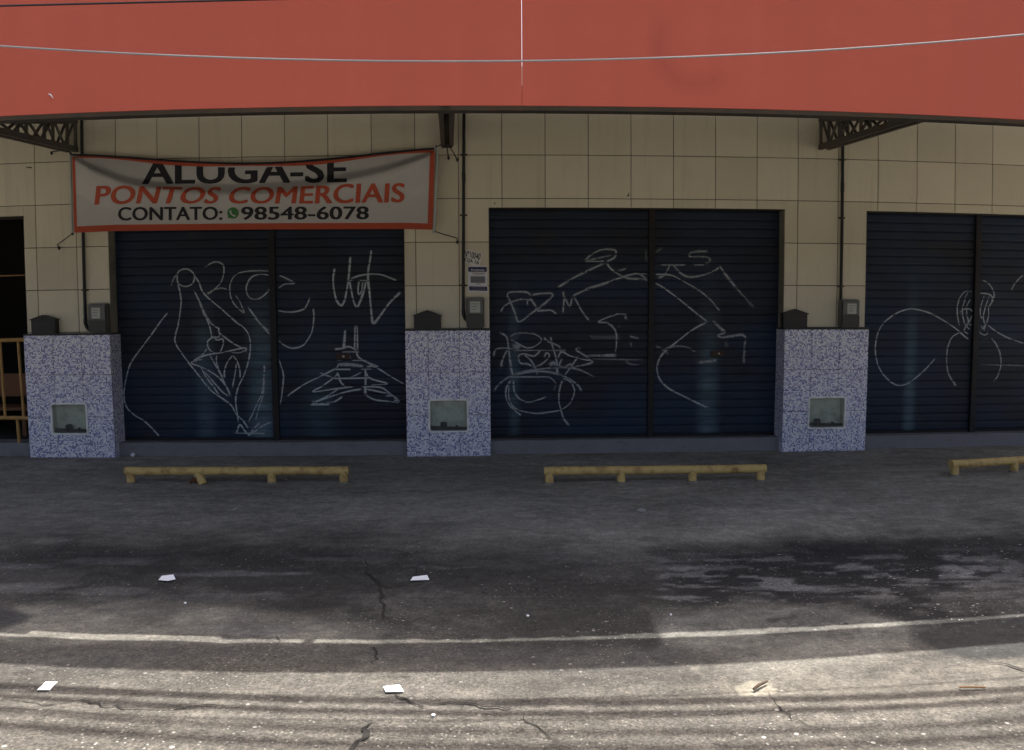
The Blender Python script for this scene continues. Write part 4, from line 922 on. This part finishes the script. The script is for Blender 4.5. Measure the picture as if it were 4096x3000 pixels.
MB().box(-7.6, -5.5, Yb, Yb+.03, z0, z1).build('backrest', M['wood'], bn, bevel=.006)
MB().box(-7.6, -5.5, Yb-.42, Yb-.02, zl-.02, zl+.02).build('seat', M['wood'], bn, bevel=.006)
for lx in (-7.5, -5.6):
    for ly in (Yb-.38, Yb-.02): MB().box(lx-.03, lx+.03, ly-.03, ly+.028, .156, (zl-.021 if ly < Yb-.1 else z1-.04)).build('leg', M['wood'], bn, bevel=.004)
tag(MB().tube([I(-160, 612, .5), I(-60, 610, .5), I(58, 606, .5)], .010, 6).build('rod', M['straw'], None), 'thin orange rod across the dark doorway at the left', 'rod')

for (sx, sy, dx_, dz_, lab) in ((125, 671, -.05, .012, 'bent wire hook on the wall left of the banner'), (2510, 783, .012, .03, 'small bent hook on the wall above the right middle shutter'), (1978, 815, .006, .012, 'rusty nail in the wall above the notices')):
    p = IS(sx, sy, -.004); tag(MB().tube([p+np.array([0, .003, 0]), p+np.array([0, -.02, 0]), p+np.array([dx_*.6, -.025, -dz_*.4]), p+np.array([dx_, -.02, dz_])], [.006, .006, .005, .004], 6).build('hook', M['rope'], None), lab, 'hook')
# ------------------------------------------------------------------ wheel stops
def wheel_stop(a, b, posts, label, bent=None):
    a = np.array([a[0], a[1], 0.]); b = np.array([b[0], b[1], 0.]); d = b-a; r = .043; H = .118
    t = thing('wheel_stop', label, 'wheel stop', (a+b)/2, 'yellow pipe wheel stops on the forecourt')
    up = np.array([0, 0, H]); k = 14
    pts = [a+up+d*i/k for i in range(k+1)]
    for p in pts: p[2] += random.gauss(0, .0012)
    e = d/np.linalg.norm(d)
    MB().tube([pts[0]-e*.042]+pts+[pts[-1]+e*.042], r, 14).build('rail', M['yellow'], t)
    for i, u in enumerate(posts):
        p = a+d*u
        if bent == i:
            MB().tube([p+np.array([.05, -.035, -.01]), p+np.array([.03, -.02, .03]), p+np.array([-.01, 0, H-.02])], r*.95, 12).build('bent_post', M['yellow'], t)['label'] = 'bent post with torn rusty foot'
            q = p+np.array([-.06, -.01, 0]); MB().tube([q+np.array([-.03, 0, 0]), q+np.array([.0, 0, .035]), q+np.array([.05, -.01, .012])], [.012, .026, .010], 7).build('rust_flake', M['rust'], t)
        else:
            MB().tube([p+np.array([0, 0, -.02]), p+np.array([0, 0, .004]), p+np.array([0, 0, .05]), p+np.array([0, 0, H-.01])], r*.96, 14).build('post', M['yellow'], t)
            MB().tube([p+np.array([0, 0, -.01]), p+np.array([0, 0, .006]), p+np.array([0, 0, .012])], [r*1.3, r*1.2, r*1.0], 12).build('weld_foot', M['dirt'], t)
g1, g2 = G(290, 1062), G(758, 1064); g1[1] = g2[1] = (g1[1]+g2[1])/2
wheel_stop(g1, g2, (0.004, .327, .665, .996), 'yellow pipe wheel stop with one bent rusty post below the banner', bent=1)
g1, g2 = G(1208, 1064), G(1677, 1058)
wheel_stop(g1, g2, (0.004, .338, .672, .996), 'yellow pipe wheel stop with straight posts between the middle and right pedestals')
g1 = G(2101, 1047); g2 = g1+np.array([2.2, .25, 0])
wheel_stop(g1, g2, (0.004, .34, .67, .996), 'yellow pipe wheel stop cut by the right edge and set slightly askew')

# ------------------------------------------------------------------ overhead cables
TS = .39
def cable(pts_ov, Yc, r, mat, label, nm='cable'):
    P = [I(a, b, Yc) for a, b in pts_ov]; X = np.array([p[0] for p in P]); Z = np.array([p[2] for p in P]); c = np.polyfit(X, Z, 2)
    xs_ = np.linspace(-8, 9, 60); mb = MB().tube([(x_, Yc, float(np.polyval(c, x_))) for x_ in xs_], r, 8)
    tag(mb.build(nm, mat, None), label, 'cable', 'overhead cables above the forecourt')
def cable_z(Yc, Zc, r, sag, label, tilt=0.0):
    xs_ = np.linspace(-9, 10, 60)
    mb = MB().tube([(x_, Yc+tilt*x_, Zc+sag*((x_-.5)/8)**2) for x_ in xs_], r, 8)
    tag(mb.build('cable', M['cable_dark'], None, warp=False), label, 'cable', 'overhead cables above the forecourt')
cable([(0, 102), (560, 127), (1128, 136), (1700, 117), (2256, 76)], -4.58, .0055, M['cable'], 'pale grey cable sagging across the red fascia')
cable([(0, 13), (280, 6), (545, 0), (800, -7)], -4.62, .006, M['cable_dark'], 'dark cable crossing the top left corner of the red fascia')
def cable_shadow(oy, Z, r, label):                    # cables above the picture, known from their shadows on the ground
    Z = Z-.03; ys = G(1128, oy)[1]; cable_z(ys+TS*Z-.039*(-.43-.22*Z), Z, r, 1.05, label, -.039)
cable_shadow(1546, 4.2, .031, 'thick black cable high above the kerb side')
cable_shadow(1571, 4.6, .026, 'second thick black cable high above the kerb side')
cable_shadow(1609, 7.8, .022, 'bundled black cable higher above the kerb side')
cable_shadow(1643, 8.2, .032, 'highest bundled black cable above the kerb side')

# ------------------------------------------------------------------ litter
def scrap(pts, mat, label, cat='paper', curl=.012, nm='paper_scrap', th=.0012):
    P = [G(*p) for p in pts]; c = np.mean(P, 0); n = len(P)
    zc = [curl*random.uniform(.2, 1.0) for _ in P]
    mid = [(p*.55+c*.45) for p in P]
    top = [p+np.array([0, 0, .003+z*.45]) for p, z in zip(P, zc)]+[m_+np.array([0, 0, .003+.12*z]) for m_, z in zip(mid, zc)]+[c+np.array([0, 0, .0032])]
    bot = [v-np.array([0, 0, th]) for v in top]; N_ = len(top); fs = []
    for k in range(n):
        j = (k+1) % n; fs += [(k, n+k, n+j, j), (n+k, 2*n, n+j), (N_+j, N_+n+j, N_+n+k, N_+k), (N_+n+j, N_+2*n, N_+n+k), (k, j, N_+j, N_+k)]
    o = MB().add(top+bot, fs).build(nm, mat, None); tag(o, label, cat, 'paper scraps on the ground' if cat == 'paper' else None); return o
scrap([(349, 1281), (357, 1272), (382, 1269), (387, 1279), (370, 1282)], M['paper'], 'white paper scrap on dark ground below the bent wheel stop', curl=.02)
scrap([(904, 1281), (910, 1273), (941, 1270), (946, 1279)], M['paper'], 'flat white paper scrap in the shaded ground near the long crack', curl=.02)
scrap([(82, 1522), (101, 1505), (127, 1504), (110, 1522)], M['paper'], 'sunlit white paper scrap at the lower left', curl=.012)
scrap([(844, 1514), (880, 1511), (890, 1526), (850, 1528)], M['paper'], 'sunlit white paper scrap beside the broken crack at the lower middle', curl=.012)
scrap([(507, 1126), (516, 1121), (526, 1119), (518, 1125)], M['leaf'], 'pale dry leaf in front of the bent wheel stop', 'leaf', nm='dry_leaf')
scrap([(1402, 1125), (1411, 1121), (1424, 1124), (1421, 1129), (1411, 1129)], M['leaf'], 'pale dry leaf in front of the straight wheel stop', 'leaf', nm='dry_leaf')
for (a, b, s_, lab) in ((1163, 1357, 3.0, 'tiny white pebble on shaded ground right of the long crack'), (631, 1056, 2.6, 'tiny white pebble under the bent wheel stop'), (408, 1329, 3.0, 'tiny white pebble below the paper scrap near the tar belt'), (1478, 1354, 2.2, 'tiny white pebble near the smooth cement patch'), (955, 1576, 3, 'pale pebble in the sunlit gravel')):
    p = G(a, b); r = s_*.0024
    tag(MB().tube([p+np.array([0, 0, -.004]), p+np.array([0, 0, r*.5]), p+np.array([0, 0, r])], [r*.8, r*1.2, r*.5], 7).build('pebble', M['paper'], None), lab, 'pebble')
p = IS(532, 1806, -.02)
tag(MB().box(p[0]-.022, p[0]+.022, p[1]-.03, p[1]+.02, .002, .045).build('paper_ball', M['paper'], None, bevel=.012), 'crumpled white paper ball at the foot of the step', 'paper', 'paper scraps on the ground')
tag(MB().tube([G(1660, 1524)+np.array([0, 0, .012]), G(1672, 1516)+np.array([0, 0, .016]), G(1690, 1506)+np.array([0, 0, .012])], [.006, .008, .005], 6).build('twig', M['twig'], None), 'short dark twig lying on a pale sunlit cement spot', 'twig')
tag(MB().tube([G(2113, 1517)+np.array([0, 0, .008]), G(2140, 1518)+np.array([0, 0, .010]), G(2170, 1518)+np.array([0, 0, .008])], .0045, 6).build('straw', M['straw'], None), 'thin brown straw lying in the sun at the lower right', 'straw')
fp = [I(107, 207, YF-.004), I(112, 209, YF-.005), I(117, 216, YF-.004)]
tag(MB().tube(fp, [.003, .005, .002], 6).build('feather', M['paper'], None), 'tiny white feather stuck to the red fascia at the left', 'feather')
